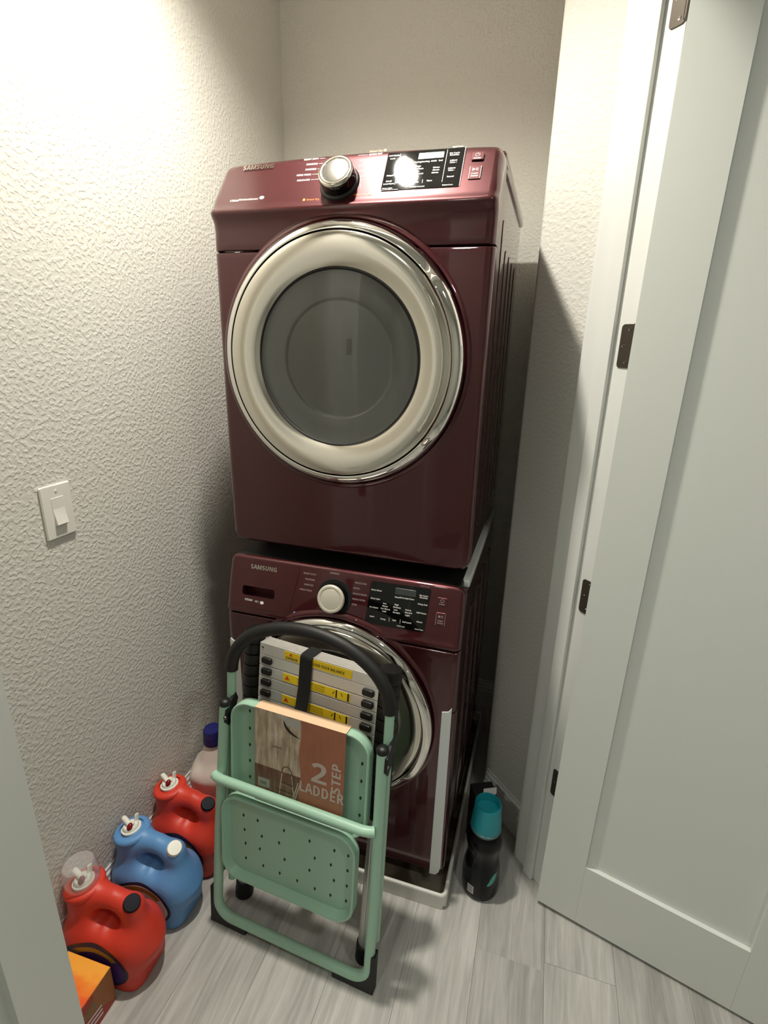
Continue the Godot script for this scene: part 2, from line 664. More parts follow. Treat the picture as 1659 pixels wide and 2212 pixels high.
func floor_planks() -> void:
	var f := MeshInstance3D.new()
	f.name = "floor"
	f.mesh = Soup.new().box(Vector3(-0.5, -0.066, 0.6), Vector3(4.8, 0.12, 4.6)).mesh()
	f.set_surface_override_material(0, M.subfloor)
	f.transform = D
	add_child(f)
	struct(f, "limed grey oak plank floor", "floor")
	var inv := f.transform.affine_inverse()
	var rng := RandomNumberGenerator.new()
	rng.seed = 4
	var wide := 0.182
	var long := 1.22
	var kinds := []
	for k in 6:
		var s := Soup.new()
		var u0 := (k % 3) * 0.31
		var v0 := k * 0.137
		var hx := wide * 0.5 - 0.0002
		var hz := long * 0.5 - 0.0002
		var e := 0.0007
		var P := func(x: float, y: float, z: float) -> Vector3: return Vector3(x, y, z)
		var U := func(x: float, z: float) -> Vector2: return Vector2(u0 + x / wide * 0.9, v0 + z / long)
		s.quad(P.call(-hx + e, 0, hz - e), P.call(hx - e, 0, hz - e), P.call(hx - e, 0, -hz + e), P.call(-hx + e, 0, -hz + e), U.call(-hx, hz), U.call(hx, hz), U.call(hx, -hz), U.call(-hx, -hz))
		var c := [[-1, 1], [1, 1], [1, -1], [-1, -1]]
		for i in 4:
			var a: Array = c[i]
			var b: Array = c[(i + 1) % 4]
			s.quad(P.call(a[0] * hx, -e, a[1] * hz), P.call(b[0] * hx, -e, b[1] * hz), P.call(b[0] * (hx - e), 0, b[1] * (hz - e)), P.call(a[0] * (hx - e), 0, a[1] * (hz - e)), U.call(a[0] * hx, a[1] * hz), U.call(b[0] * hx, b[1] * hz), U.call(b[0] * hx, b[1] * hz), U.call(a[0] * hx, a[1] * hz))
			s.quad(P.call(a[0] * hx, -0.005, a[1] * hz), P.call(b[0] * hx, -0.005, b[1] * hz), P.call(b[0] * hx, -e, b[1] * hz), P.call(a[0] * hx, -e, a[1] * hz))
		kinds.append(s.mesh(20.0))
	for i in 18:
		var x := -0.535 + i * wide
		var off := [0.0, 0.41, 0.83, 0.2, 0.63][i % 5] as float
		for j in 5:
			var z := -1.28 + off + j * long
			var c := inv * Vector3(x, 0, z)
			var closet := x < 0.75 and z > -1.5 and x + z < 0.75 and x > -0.60
			var hall := c.z > -0.45 and c.z < 2.5 and c.x > -2.5 and c.x < 1.45
			if not (closet or hall):
				continue
			var k := rng.randi() % 6
			var m: Material = [M.oak_a, M.oak_b, M.oak_c][rng.randi() % 3]
			again("plank", kinds[k], m, f, inv * Transform3D(Basis(), Vector3(x, 0, z)))


func board_profile() -> PackedVector2Array:
	return PackedVector2Array([Vector2(0, 0), Vector2(0.015, 0), Vector2(0.015, 0.082), Vector2(0.011, 0.087), Vector2(0.011, 0.099), Vector2(0.008, 0.103), Vector2(0.008, 0.118), Vector2(0.004, 0.123), Vector2(0.004, 0.133), Vector2(0, 0.133)])


func baseboards() -> void:
	# profile x points away from the wall; z runs along it
	var s := Soup.new().prism(board_profile(), 0, 1.50, Transform3D(Basis(), Vector3(-0.58, 0, -0.852)))
	struct(put("baseboard_left", s, M.trim, self, 30.0), "white stepped baseboard behind the detergent jugs", "baseboard")
	s = Soup.new().prism(board_profile(), 0, 0.998, Transform3D(Basis(Vector3(0, 0, 1), Vector3.UP, Vector3(-1, 0, 0)), Vector3(0.418, 0, -0.866)))
	struct(put("baseboard_back", s, M.trim, self, 30.0), "white baseboard behind the washer", "baseboard")
	s = Soup.new().prism(board_profile(), -0.235, -0.018, Transform3D(Basis(Vector3(-1, 0, 0), Vector3.UP, Vector3(0, 0, -1)), Vector3(0.0608, 0, 0)))
	var b: Node3D = struct(put("baseboard_right", s, M.trim, self, 30.0), "short white baseboard behind the black bottle", "baseboard")
	# prism runs the other way along z after the turn
	b.transform = D * Transform3D(Basis(), Vector3(0, 0, -0.253))


func jambs() -> void:
	const W := 1.2294
	for side in 2:
		var s := Soup.new()
		var k := 1.0 if side == 0 else -1.0
		var x := 0.0 if side == 0 else -W
		var t: Node3D = thing("trim_1" if side == 0 else "trim_2", "white door jamb with stop and casing, %s" % ("on the hinge side beside the textured strip of wall" if side == 0 else "behind the door leaf at the left edge"), "door jamb", D)
		t.set_meta("kind", "structure")
		put("jamb", Soup.new().box(Vector3(x + k * 0.009, 1.23, 0.066), Vector3(0.018, 2.46, 0.134), 0.0015), M.trim, t)
		put("stop", Soup.new().box(Vector3(x - k * 0.006, 1.22, 0.066), Vector3(0.012, 2.44, 0.036), 0.002), M.trim, t)
		for face_out in 2:
			var z0 := -0.0 if face_out == 0 else 0.132
			var q := 1.0 if face_out == 1 else -1.0
			var pr := PackedVector2Array([Vector2(0.005, 0), Vector2(0.005, 0.010), Vector2(0.009, 0.013), Vector2(0.022, 0.013), Vector2(0.026, 0.016), Vector2(0.058, 0.016), Vector2(0.058, 0)])
			var p2 := PackedVector2Array()
			for a in pr:
				p2.append(Vector2(x + k * a.x, -(z0 + q * a.y)))
			put("casing", Soup.new().prism(p2, 0, 2.50, Transform3D(PLAN, Vector3.ZERO)), M.trim, t, 30.0)
	var h := thing("trim_3", "white head jamb over the double doorway", "door jamb", D)
	h.set_meta("kind", "structure")
	put("jamb", Soup.new().box(Vector3(-W * 0.5, 2.449, 0.066), Vector3(W, 0.018, 0.134), 0.0015), M.trim, h)
	put("stop", Soup.new().box(Vector3(-W * 0.5, 2.434, 0.066), Vector3(W - 0.02, 0.012, 0.036), 0.002), M.trim, h)


func doors() -> void:
	for side in 2:
		var at := D * Vector3(-0.0498, 0.014, 0.1415) + Vector3(0.0055, 0, 0) if side == 0 else D * Vector3(-1.1796, 0.014, 0.1415)
		var dir := D.basis * (Vector3(0.497, 0, 0.868) if side == 0 else Vector3(-0.497, 0, 0.868)).normalized()
		var nrm := dir.cross(Vector3.UP) * (1.0 if side == 0 else -1.0)   # the face that looks into the doorway
		if side == 0:
			nrm = dir.cross(Vector3.UP)
		else:
			nrm = Vector3.UP.cross(dir)
		var b := Basis(dir, Vector3.UP, nrm)
		if side == 0:
			b = b * Basis(Vector3.BACK, -0.009)      # hung a little out of plumb, as in the photograph
		var d: Node3D = thing("door_1" if side == 0 else "door_2", "open white %s, %s" % ["recessed-panel door leaf with four dark hinges" if side == 0 else "door leaf seen as a pale smooth strip", "standing right of the washer" if side == 0 else "cutting across the detergent jugs at the left edge"], "door", Transform3D(b, at))
		d.set_meta("kind", "structure")
		const L := 0.605
		const H := 2.41
		const S := 0.111
		var flip := Transform3D() if side == 0 else Transform3D()
		for x in [S * 0.5, L - S * 0.5]:
			put("stile", Soup.new().box(Vector3(x, H * 0.5, -0.0175), Vector3(S, H, 0.035), 0.0005, flip), M.door, d)
		put("rail", Soup.new().box(Vector3(L * 0.5, 0.106, -0.0175), Vector3(L - 2 * S, 0.212, 0.035), 0.0005), M.door, d)
		put("rail", Soup.new().box(Vector3(L * 0.5, H - 0.06, -0.0175), Vector3(L - 2 * S, 0.12, 0.035), 0.0005), M.door, d)
		put("panel", Soup.new().box(Vector3(L * 0.5, H * 0.5 + 0.04, -0.0175), Vector3(L - 2 * S + 0.004, H - 0.31, 0.010)), M.door, d)
		for y in [0.405, 1.0, 1.60, 2.20]:
			var hx := 0.0 if side == 0 else -1.2294
			var k := 1.0 if side == 0 else -1.0
			var s := Soup.new()
			var e := Transform3D(Basis(Vector3(0, 0, 1), Vector3.UP, Vector3(-1, 0, 0)), Vector3(hx - k * 0.0002, y, 0.115))
			if side == 1:
				e = Transform3D(Basis(Vector3(0, 0, -1), Vector3.UP, Vector3(1, 0, 0)), Vector3(hx + 0.0002, y, 0.115))
			s.prism(rrect(0.034, 0.09, 0.008), -0.0005, 0.0018, e, 0.0004)
			s.tube([Vector3(hx - k * 0.010, y - 0.045, 0.140), Vector3(hx - k * 0.010, y + 0.045, 0.140)], 0.006, 14)
			s.moved(D)
			var hinge := put("hinge", s, M.bronze, d, 40.0, true)
			for p in [Vector2(0.004, 0.034), Vector2(-0.007, 0.0), Vector2(0.004, -0.034)]:
				var c := e * Vector3(p.x, p.y, 0.0018)
				var sc := Soup.new().lathe([Vector2(0.0036, 0), Vector2(0.0032, 0.0006), Vector2(0.0016, 0.0003), Vector2(0, 0.0001)], 12, Transform3D(e.basis * Basis(Vector3.RIGHT, PI / 2), c))
				put("screw", sc.moved(D), M.screw, hinge, 40.0, true)


# ------------------------------------------------------------------ machines
func front_skin(rows: Array, hw: float, redge: float, rtop: float, rbot: float, zback: float, crown := 0.0, hole := Rect2()) -> Soup:
	# a pressed front: rows of (y, z) from bottom to top, rolled back at the sides, corners rounded
	var xs := [-hw, -hw]
	for k in range(0, 8):
		xs.append(-hw + redge * (1.0 - cos(PI / 2 * (k + 1) / 8.0)))
	var inner: float = hw - redge
	var mids := []
	for k in 41:
		mids.append(lerpf(-inner, inner, k / 40.0) * 0.9999)
	if hole.size.x > 0.0:
		mids.append_array([hole.position.x, hole.end.x])
		mids.sort()
	xs.append_array(mids)
	for k in range(7, -1, -1):
		xs.append(hw - redge * (1.0 - cos(PI / 2 * (k + 1) / 8.0)))
	xs.append(hw)
	xs.append(hw)
	var n := xs.size()
	var y0: float = rows[0].x
	var y1: float = rows[rows.size() - 1].x
	var mid := (y0 + y1) * 0.5
	var f := func(i: int, j: int) -> Vector3:
		var x: float = xs[i]
		var r: Vector2 = rows[j]
		var y := r.x
		var a := absf(x) - (hw - rtop)
		var drop := crown * (x / hw) * (x / hw) + (rtop - sqrt(maxf(0.0, rtop * rtop - a * a)) if a > 0 else 0.0)
		y -= drop * smoothstep(mid, y1, y) if rtop > 0.0 or crown > 0.0 else 0.0
		a = absf(x) - (hw - rbot)
		if rbot > 0.0 and a > 0:
			y += (rbot - sqrt(maxf(0.0, rbot * rbot - a * a))) * smoothstep(mid, y0, r.x)
		var e := absf(x) - (hw - redge)
		var z := r.y
		if e > 0:
			z -= redge - sqrt(maxf(0.0, redge * redge - e * e))
		if i == 0 or i == n - 1:
			z = minf(z, zback)
		return Vector3(x, y, z)
	return Soup.new().grid(n - 1, rows.size() - 1, f, false, hole)


func porthole(t: Node3D, c: Vector3, R: float, deep: float, called_handle := true) -> void:
	# chrome door ring with inner ring, glass and bowl; c is the centre on the front panel, z out of it
	var put_at := Transform3D(Basis(Vector3.RIGHT, PI / 2) * Basis.from_scale(Vector3(1, deep, 1)), c)   # lathe axis y becomes z
	var bez := Soup.new().lathe([Vector2(R + 0.020, -0.004), Vector2(R + 0.014, 0.004), Vector2(R + 0.007, 0.0065), Vector2(R + 0.003, 0.003), Vector2(R + 0.001, -0.006)], 96, put_at)
	put("door_bezel", bez, M.merlot, t, 60.0, true)
	# the outer rim swells into a grip on the opening side
	var prof := [Vector2(1.0, 0.004), Vector2(1.0, 0.013), Vector2(0.995, 0.0185), Vector2(0.980, 0.0245), Vector2(0.958, 0.0295), Vector2(0.938, 0.0320), Vector2(0.930, 0.0310), Vector2(0.926, 0.022)]
	var ring := Soup.new().grid(160, prof.size() - 1, func(i: int, j: int) -> Vector3:
		var a := TAU * i / 160.0
		var p: Vector2 = prof[j]
		var side := smoothstep(0.72, 0.86, cos(a - 0.02))
		var lift := side * 0.022 * smoothstep(0.0, 0.6, (1.0 - absf(p.x - 0.975) * 14.0))
		var out := side * 0.010 * smoothstep(0.90, 1.0, p.x)
		var r := R * p.x - side * 0.0 + out * 0.3
		return c + Vector3(r * cos(a), r * sin(a), (p.y + lift) * deep))
	var rim := put("door_ring", ring, M.chrome, t, 50.0, true)
	var inner := Soup.new().lathe([Vector2(R * 0.924, 0.022), Vector2(R * 0.918, 0.0315), Vector2(R * 0.908, 0.0355), Vector2(R * 0.87, 0.0385), Vector2(R * 0.82, 0.0385), Vector2(R * 0.77, 0.035), Vector2(R * 0.72, 0.030), Vector2(R * 0.685, 0.0265), Vector2(R * 0.670, 0.022)], 128, put_at)
	# lathe winds outwards for rising profiles; here it looks to the front
	put("door_inner_ring", flipped(inner), M.satin_chrome, t, 60.0, true)
	put("door_seal", flipped(Soup.new().lathe([Vector2(R * 0.672, 0.024), Vector2(R * 0.664, 0.0275), Vector2(R * 0.655, 0.0245)], 96, put_at)), M.gasket, t, 80.0, true)
	var gl := []
	for k in 9:
		var q := 1.0 - k / 8.0
		gl.append(Vector2(R * 0.66 * q, 0.0245 + 0.010 * (1.0 - q * q)))
	put("door_glass", flipped(Soup.new().lathe(gl, 96, put_at)), M.dark_glass, t, 80.0, true)
	var bowl := [Vector2(R * 0.66, 0.0225), Vector2(R * 0.63, 0.018), Vector2(R * 0.55, 0.0135), Vector2(R * 0.47, 0.012), Vector2(R * 0.458, 0.0075), Vector2(R * 0.44, 0.0062), Vector2(R * 0.30, 0.005), Vector2(0, 0.0045)]
	put("door_bowl", flipped(Soup.new().lathe(bowl, 96, put_at)), M.drum_grey, t, 60.0, true)
	if called_handle:
		var hs := Soup.new()
		var path := []
		for k in 25:
			var a := lerpf(-0.62, 0.66, k / 24.0)
			path.append(c + Vector3(R * 0.862 * cos(a), R * 0.862 * sin(a), 0.0395 * deep))
		hs.tube(path, 0.0032, 10, true, 2.0)
		put("handle_slot", hs, M.chrome, rim, 50.0, true)


func flipped(s: Soup) -> Soup:
	for i in range(0, s.v.size(), 3):
		var a := s.v[i + 1]
		s.v[i + 1] = s.v[i + 2]
		s.v[i + 2] = a
	return s


func logo_words(s: Soup, what: String, h: float, at: Vector3, ex: Vector3, ey: Vector3, wide: float) -> void:
	text(s, what, h, at, ex, ey, 0.0, true, wide, 0.0007)


func dryer() -> void:
	var t := thing("dryer", "dark red front-loading dryer with chrome door ring, stacked on top of the washer", "dryer", Transform3D(Basis(), Vector3(0, 1.012, -0.37)))
	# body
	put("cabinet", Soup.new().box(Vector3(0, 1.502, -0.4225), Vector3(0.672, 0.92, 0.635), 0.006), M.merlot_side, t, 50.0, true)
	for z in [-0.20, -0.31, -0.42, -0.53, -0.64]:
		var top := 1.83 if z < -0.25 else 1.88
		var rib := Soup.new().prism(rrect(0.05, top - 1.10, 0.02), 0, 0.0018, Transform3D(Basis(Vector3(0, 0, -1), Vector3.UP, Vector3(1, 0, 0)), Vector3(0.336, (top + 1.10) * 0.5, z)), 0.0016)
		put("side_rib", rib, M.merlot_side, t, 50.0, true)
	put("top_panel", Soup.new().box(Vector3(0, 1.977, -0.414), Vector3(0.684, 0.030, 0.658), 0.005), M.merlot_side, t, 50.0, true)
	var rows := [Vector2(1.7975, -0.012), Vector2(1.7985, -0.003), Vector2(1.801, 0.0), Vector2(1.815, 0.0), Vector2(1.840, -0.001), Vector2(1.856, 0.0005), Vector2(1.866, 0.005), Vector2(1.873, 0.011), Vector2(1.879, 0.0135), Vector2(1.886, 0.0115)]
	for k in 12:
		var v := 0.018 + 0.120 * k / 11.0
		rows.append(Vector2(1.875 + 0.854 * v, 0.012 - 0.520 * v + 0.001))
	rows.append_array([Vector2(1.9985, -0.0655), Vector2(2.002, -0.071), Vector2(2.0035, -0.079), Vector2(2.0035, -0.12)])
	put("console", front_skin(rows, HW, 0.022, 0.028, 0.0, -0.10, 0.008), M.merlot, t, 55.0, true)
	var lower := [Vector2(1.041, -0.03), Vector2(1.0415, -0.012), Vector2(1.046, -0.004), Vector2(1.054, 0.0), Vector2(1.10, 0.0), Vector2(1.25, 0.001), Vector2(1.45, 0.0015), Vector2(1.65, 0.001), Vector2(1.78, 0.0), Vector2(1.7925, 0.0), Vector2(1.7945, -0.002), Vector2(1.7955, -0.010)]
	put("front_panel", front_skin(lower, HW, 0.020, 0.0, 0.034, -0.05), M.merlot, t, 55.0, true)
	for x in [-0.27, 0.27]:
		for z in [-0.10, -0.65]:
			put("foot", Soup.new().lathe([Vector2(0.0, 1.012), Vector2(0.022, 1.012), Vector2(0.022, 1.03), Vector2(0.010, 1.032), Vector2(0.010, 1.045)], 16, Transform3D(Basis(), Vector3(x, 0, z))), M.rubber, t, 40.0, true)
	porthole(t, Vector3(-0.008, 1.552, 0.0), 0.303, 1.0)
	# ---- console fittings: u across, v up the slope
	var ex := Vector3.RIGHT
	var ey := Vector3(0, 0.854, -0.520)
	var n := ex.cross(ey)
	var C := func(u: float, v: float, o := 0.0) -> Vector3: return Vector3(0, 1.875, 0.013) + ex * u + ey * v + n * o
	var tilt := func(u: float, v: float, o := 0.0) -> Transform3D: return Transform3D(Basis(ex, ey, n), C.call(u, v, o))
	var axis := func(u: float, v: float, o := 0.0) -> Transform3D: return Transform3D(Basis(ex, ey, n) * Basis(Vector3.RIGHT, PI / 2), C.call(u, v, o))
	knob(t, axis.call(-0.016, 0.068))
	var s := Soup.new()
	logo_words(s, "SAMSUNG", 0.0125, C.call(-0.2365, 0.130), ex, ey, 0.98)
	put("brand_lettering", s, M.satin_chrome, t, 30.0, true)
	s = Soup.new()
	text(s, "STEAM", 0.0052, C.call(-0.278, 0.0365), ex, ey, 0.0, true)
	text(s, "MoistureSensor", 0.0052, C.call(-0.240, 0.0385), ex, ey)
	s.prism(ellipse(0.0062, 0.0045, 16), 0.0002, 0.0006, tilt.call(-0.206, 0.041))
	put("steam_lettering", s, M.print_white, t, 30.0, true)
	s = Soup.new()
	var names := ["HEAVY DUTY", "BEDDING", "SANITIZE", "PERM PRESS", "DELICATES"]
	for k in 5:
		var v := 0.141 - 0.0145 * k
		text(s, names[k], 0.0045, C.call(-0.083 - 0.004 * absf(k - 2.0) * 0.0 - (0.010 if k > 2 else 0.0), v), ex, ey, 1.0, true)
		line(s, C.call(-0.080 - (0.010 if k > 2 else 0.0), v), C.call(-0.067, v), 0.0008, n)
	names = ["QUICK DRY", "TIME DRY", "AIR FLUFF", "REFRESH", "WRINKLE"]
	for k in 5:
		var v := 0.141 - 0.0145 * k
		text(s, names[k], 0.0042, C.call(0.040, v), ex, ey, -1.0, true)
		line(s, C.call(0.014 + (0.006 if k > 0 else 0.0), v), C.call(0.037, v), 0.0008, n)
	text(s, "AWAY", 0.0042, C.call(0.050, 0.0765), ex, ey, -1.0, true)
	put("cycle_names", s, M.print_white, t, 30.0, true)
	s = Soup.new()
	text(s, "Sensor Dry", 0.0045, C.call(0.055, 0.1525 - 0.003), ex, ey)
	s.prism(rrect(0.006, 0.006, 0.0006), 0.0002, 0.0006, tilt.call(0.076, 0.1495))
	text(s, "Sensor Dry", 0.0045, C.call(-0.073, 0.028), ex, ey)
	s.prism(rrect(0.006, 0.006, 0.0006), 0.0002, 0.0006, tilt.call(-0.095, 0.028))
	text(s, "Smart Care", 0.0045, C.call(0.040, 0.034), ex, ey)
	s.prism(rrect(0.006, 0.006, 0.0006), 0.0002, 0.0006, tilt.call(0.061, 0.034))
	put("orange_lettering", s, M.print_orange, t, 30.0, true)
	var p := put("control_panel", Soup.new().prism(rrect(0.172, 0.101, 0.003), -0.002, 0.0012, tilt.call(0.171, 0.090), 0.0006), M.panel_black, t, 40.0, true)
	put("display", Soup.new().prism(rrect(0.056, 0.016, 0.0015), 0.0010, 0.0018, tilt.call(0.185, 0.1245), 0.0003), M.lcd, p, 40.0, true)
	s = Soup.new()
	var z := 0.0016
	for w in [["Anti Static", 0.101, 0.131], ["Lock", 0.099, 0.123], ["Small", 0.100, 0.063], ["Load Care", 0.101, 0.056], ["Adaptive", 0.103, 0.078], ["Dry Level", 0.128, 0.058], ["Temp.", 0.161, 0.057], ["Time", 0.191, 0.058], ["Very Dry", 0.128, 0.096], ["More Dry", 0.127, 0.0895], ["Normal Dry", 0.127, 0.083], ["Damp Dry", 0.126, 0.0765], ["High", 0.161, 0.0975], ["Medium", 0.163, 0.091], ["Low", 0.160, 0.0845], ["Extra Low", 0.163, 0.078], ["30min", 0.201, 0.0915], ["40min", 0.201, 0.085], ["50min", 0.200, 0.078], ["Drying", 0.158, 0.109], ["Cooling", 0.175, 0.109], ["Child", 0.193, 0.109], ["End", 0.208, 0.109], ["My Cycle", 0.236, 0.126], ["Favorite", 0.236, 0.121], ["Adjust", 0.236, 0.107], ["Time +", 0.236, 0.1015], ["Adjust", 0.235, 0.087], ["Time -", 0.235, 0.0815], ["Sound", 0.235, 0.0655]]:
		text(s, w[0], 0.0036, C.call(w[1], w[2], z), ex, ey, 0.0, true)
	for w in [["Drum Light", 0.100, 0.0445], ["Wrinkle Prevent", 0.166, 0.0445], ["Smart Care", 0.232, 0.0445], ["Signal 3 sec", 0.240, 0.1435]]:
		text(s, w[0], 0.003, C.call(w[1], w[2], z if w[2] < 0.14 else 0.0005), ex, ey, 0.0, true)
	for a in [[0.219, 0.136, 0.219, 0.053], [0.2575, 0.140, 0.2575, 0.041], [0.144, 0.062, 0.144, 0.053], [0.176, 0.062, 0.176, 0.053], [0.086, 0.0405, 0.125, 0.0405], [0.115, 0.135, 0.115, 0.053]]:
		line(s, C.call(a[0], a[1], z), C.call(a[2], a[3], z), 0.0009, n)
	put("panel_lettering", s, M.print_white, p, 30.0, true)
	buttons(t, C, ex, ey, n, 0.286, 0.115, 0.073, M.print_white)


func buttons(t: Node3D, C: Callable, ex: Vector3, ey: Vector3, n: Vector3, u: float, v1: float, v2: float, m: Material) -> void:
	var B := Basis(ex, ey, n)
	var pw := put("power_button", Soup.new().prism(rrect(0.026, 0.020, 0.002), 0.0, 0.0014, Transform3D(B, C.call(u, v1)), 0.0007), M.merlot, t, 40.0, true)
	var st := put("start_button", Soup.new().prism(rrect(0.026, 0.034, 0.002), 0.0, 0.0014, Transform3D(B, C.call(u, v2)), 0.0007), M.merlot, t, 40.0, true)
	var s := Soup.new()
	var pts := []
	for k in 15:
		var a := PI / 2 + 0.65 + (TAU - 1.3) * k / 14.0
		pts.append(C.call(u + 0.0045 * cos(a), v1 + 0.0022 + 0.0045 * sin(a), 0.0016))
	s.tube(pts, 0.00055, 6)
	line(s, C.call(u, v1 + 0.003, 0.0016), C.call(u, v1 + 0.008, 0.0016), 0.001, n)
	text(s, "POWER", 0.0032, C.call(u, v1 - 0.0068, 0.0016), ex, ey, 0.0, true)
	put("power_symbol", s, m, pw, 30.0, true)
	s = Soup.new()
	s.face([C.call(u - 0.006, v2 + 0.011, 0.0019), C.call(u - 0.006, v2 + 0.003, 0.0019), C.call(u + 0.0005, v2 + 0.007, 0.0019)], n)
	line(s, C.call(u + 0.0022, v2 + 0.0035, 0.0016), C.call(u + 0.0022, v2 + 0.0105, 0.0016), 0.0011, n)
	line(s, C.call(u + 0.0052, v2 + 0.0035, 0.0016), C.call(u + 0.0052, v2 + 0.0105, 0.0016), 0.0011, n)
	text(s, "START", 0.0036, C.call(u, v2 - 0.004, 0.0016), ex, ey, 0.0, true)
	text(s, "PAUSE", 0.0036, C.call(u, v2 - 0.0100, 0.0016), ex, ey, 0.0, true)
	for k in [-1, 1]:
		line(s, C.call(u + k * 0.0118, v2 - 0.016, 0.0016), C.call(u + k * 0.0118, v2 + 0.015, 0.0016), 0.0008, n)
	put("start_symbol", s, m, st, 30.0, true)


func knob(t: Node3D, xf: Transform3D) -> void:
	var skirt := Soup.new().lathe([Vector2(0.047, -0.002), Vector2(0.0465, 0.003), Vector2(0.044, 0.006), Vector2(0.040, 0.007)], 48, xf)
	var k := put("knob", skirt, M.dark_plastic, t, 50.0, true)
	put("knob_body", Soup.new().lathe([Vector2(0.041, 0.004), Vector2(0.0415, 0.024), Vector2(0.0405, 0.029)], 48, xf), M.panel_black, k, 50.0, true)
	put("knob_ring", flipped_if(Soup.new().lathe([Vector2(0.0405, 0.028), Vector2(0.0395, 0.0335), Vector2(0.037, 0.036), Vector2(0.032, 0.0355), Vector2(0.0305, 0.034)], 48, xf), false), M.satin_chrome, k, 60.0, true)
	put("knob_face", Soup.new().lathe([Vector2(0.0305, 0.0338), Vector2(0.0295, 0.0348), Vector2(0.015, 0.0365), Vector2(0, 0.037)], 48, xf), M.knob_face, k, 40.0, true)


func flipped_if(s: Soup, yes: bool) -> Soup:
	return flipped(s) if yes else s


func washer() -> void:
	var t := thing("washer", "dark red front-loading washer with chrome door ring, under the dryer and behind the ladders", "washer", Transform3D(Basis(), Vector3(0, 0.012, -0.33)))
	put("cabinet", Soup.new().box(Vector3(0, 0.52, -0.345), Vector3(0.680, 0.93, 0.73), 0.006), M.merlot_side, t, 50.0, true)
	put("top_cover", Soup.new().box(Vector3(0.008, 0.993, -0.375), Vector3(0.670, 0.022, 0.68), 0.004), M.machine_white, t, 50.0, true)
	put("console_top_shade", Soup.new().box(Vector3(0, 0.996, -0.055), Vector3(0.655, 0.0225, 0.142), 0.006), M.dark_plastic, t, 50.0, true)  # coloured black to hold the shade between washer and dryer
	for z in [-0.15, -0.30, -0.45, -0.60]:
		put("side_rib", Soup.new().prism(rrect(0.05, 0.72, 0.02), 0, 0.003, Transform3D(Basis(Vector3(0, 0, -1), Vector3.UP, Vector3(1, 0, 0)), Vector3(0.340, 0.52, z)), 0.0025), M.merlot_side, t, 50.0, true)
	# console
	var rows := [Vector2(0.842, 0.030), Vector2(0.8425, 0.052), Vector2(0.846, 0.062), Vector2(0.853, 0.0645)]
	for v in [0.062, 0.075, 0.088, 0.100, 0.1145, 0.129, 0.145, 0.160, 0.175, 0.190, 0.207]:
		rows.append(Vector2(0.80 + 0.969 * v, 0.0755 - 0.2474 * v))
	rows.append_array([Vector2(1.0035, 0.0220), Vector2(1.0065, 0.0175), Vector2(1.007, 0.012)])
	put("console", front_skin(rows, HW, 0.020, 0.030, 0.0, -0.04, 0.0, Rect2(-0.293, 0.80 + 0.969 * 0.100, 0.106, 0.969 * 0.029)), M.merlot, t, 55.0, true)
	var lower := [Vector2(0.068, 0.02), Vector2(0.0685, 0.05), Vector2(0.074, 0.058), Vector2(0.085, 0.060), Vector2(0.2, 0.060), Vector2(0.5, 0.061), Vector2(0.80, 0.060), Vector2(0.832, 0.058), Vector2(0.838, 0.052), Vector2(0.839, 0.030)]
	put("front_panel", front_skin(lower, HW, 0.018, 0.0, 0.030, 0.0), M.merlot, t, 55.0, true)
	# white strips on both front edges, rounded at the foot
	for k in [-1.0, 1.0]:
		var sp := PackedVector2Array([Vector2(k * 0.3025, 0.064), Vector2(k * 0.3075, 0.655), Vector2(k * 0.325, 0.66), Vector2(k * 0.3335, 0.672), Vector2(k * 0.3345, 0.10)])
		sp.append_array(PackedVector2Array([Vector2(k * 0.331, 0.080), Vector2(k * 0.322, 0.067)]))
		if k < 0:
			sp[1].y = 0.742
			sp[2].y = 0.746
			sp[3].y = 0.752
		put("edge_strip", Soup.new().prism(sp, 0.030, 0.0625, Transform3D(), 0.001), M.machine_white, t, 40.0, true)
		var roll := Soup.new().prism(PackedVector2Array([Vector2(k * 0.330, 0.0625), Vector2(k * 0.340, 0.057), Vector2(k * 0.3445, 0.045), Vector2(k * 0.3445, 0.02), Vector2(k * 0.330, 0.02)]), -0.655 if k > 0 else -0.742, -0.090, Transform3D(Basis(Vector3(1, 0, 0), Vector3(0, 0, 1), Vector3(0, -1, 0)), Vector3.ZERO))
		put("edge_strip", roll, M.merlot_side if k > 0 else M.machine_white, t, 60.0, true)
	for x in [-0.28, 0.28]:
		for z in [-0.02, -0.64]:
			put("foot", Soup.new().lathe([Vector2(0.0, 0.012), Vector2(0.024, 0.012), Vector2(0.024, 0.028), Vector2(0.010, 0.03), Vector2(0.010, 0.07)], 16, Transform3D(Basis(), Vector3(x, 0, z))), M.rubber, t, 40.0, true)
	porthole(t, Vector3(-0.003, 0.590, 0.060), 0.288, 0.8, false)
	var ex := Vector3.RIGHT
	var ey := Vector3(0, 0.96891, -0.2474)
	var n := ex.cross(ey)
	var C := func(u: float, v: float, o := 0.0) -> Vector3: return Vector3(0, 0.80, 0.0755) + ex * u + ey * v + n * o
	var tilt := func(u: float, v: float, o := 0.0) -> Transform3D: return Transform3D(Basis(ex, ey, n), C.call(u, v, o))
	# detergent drawer: a shallow plate with its grip slot
	# the polygon runs round the plate, then in to the slot and back out
	var slot := shifted(rrect(0.102, 0.0275, 0.007), Vector2(-0.240, 0.1145))
	slot.reverse()
	var plate := PackedVector2Array([Vector2(-0.326, 0.1145), Vector2(-0.326, 0.066), Vector2(-0.141, 0.066), Vector2(-0.118, 0.196), Vector2(-0.126, 0.206), Vector2(-0.316, 0.206), Vector2(-0.326, 0.196), Vector2(-0.326, 0.1146)])
	var near := 0
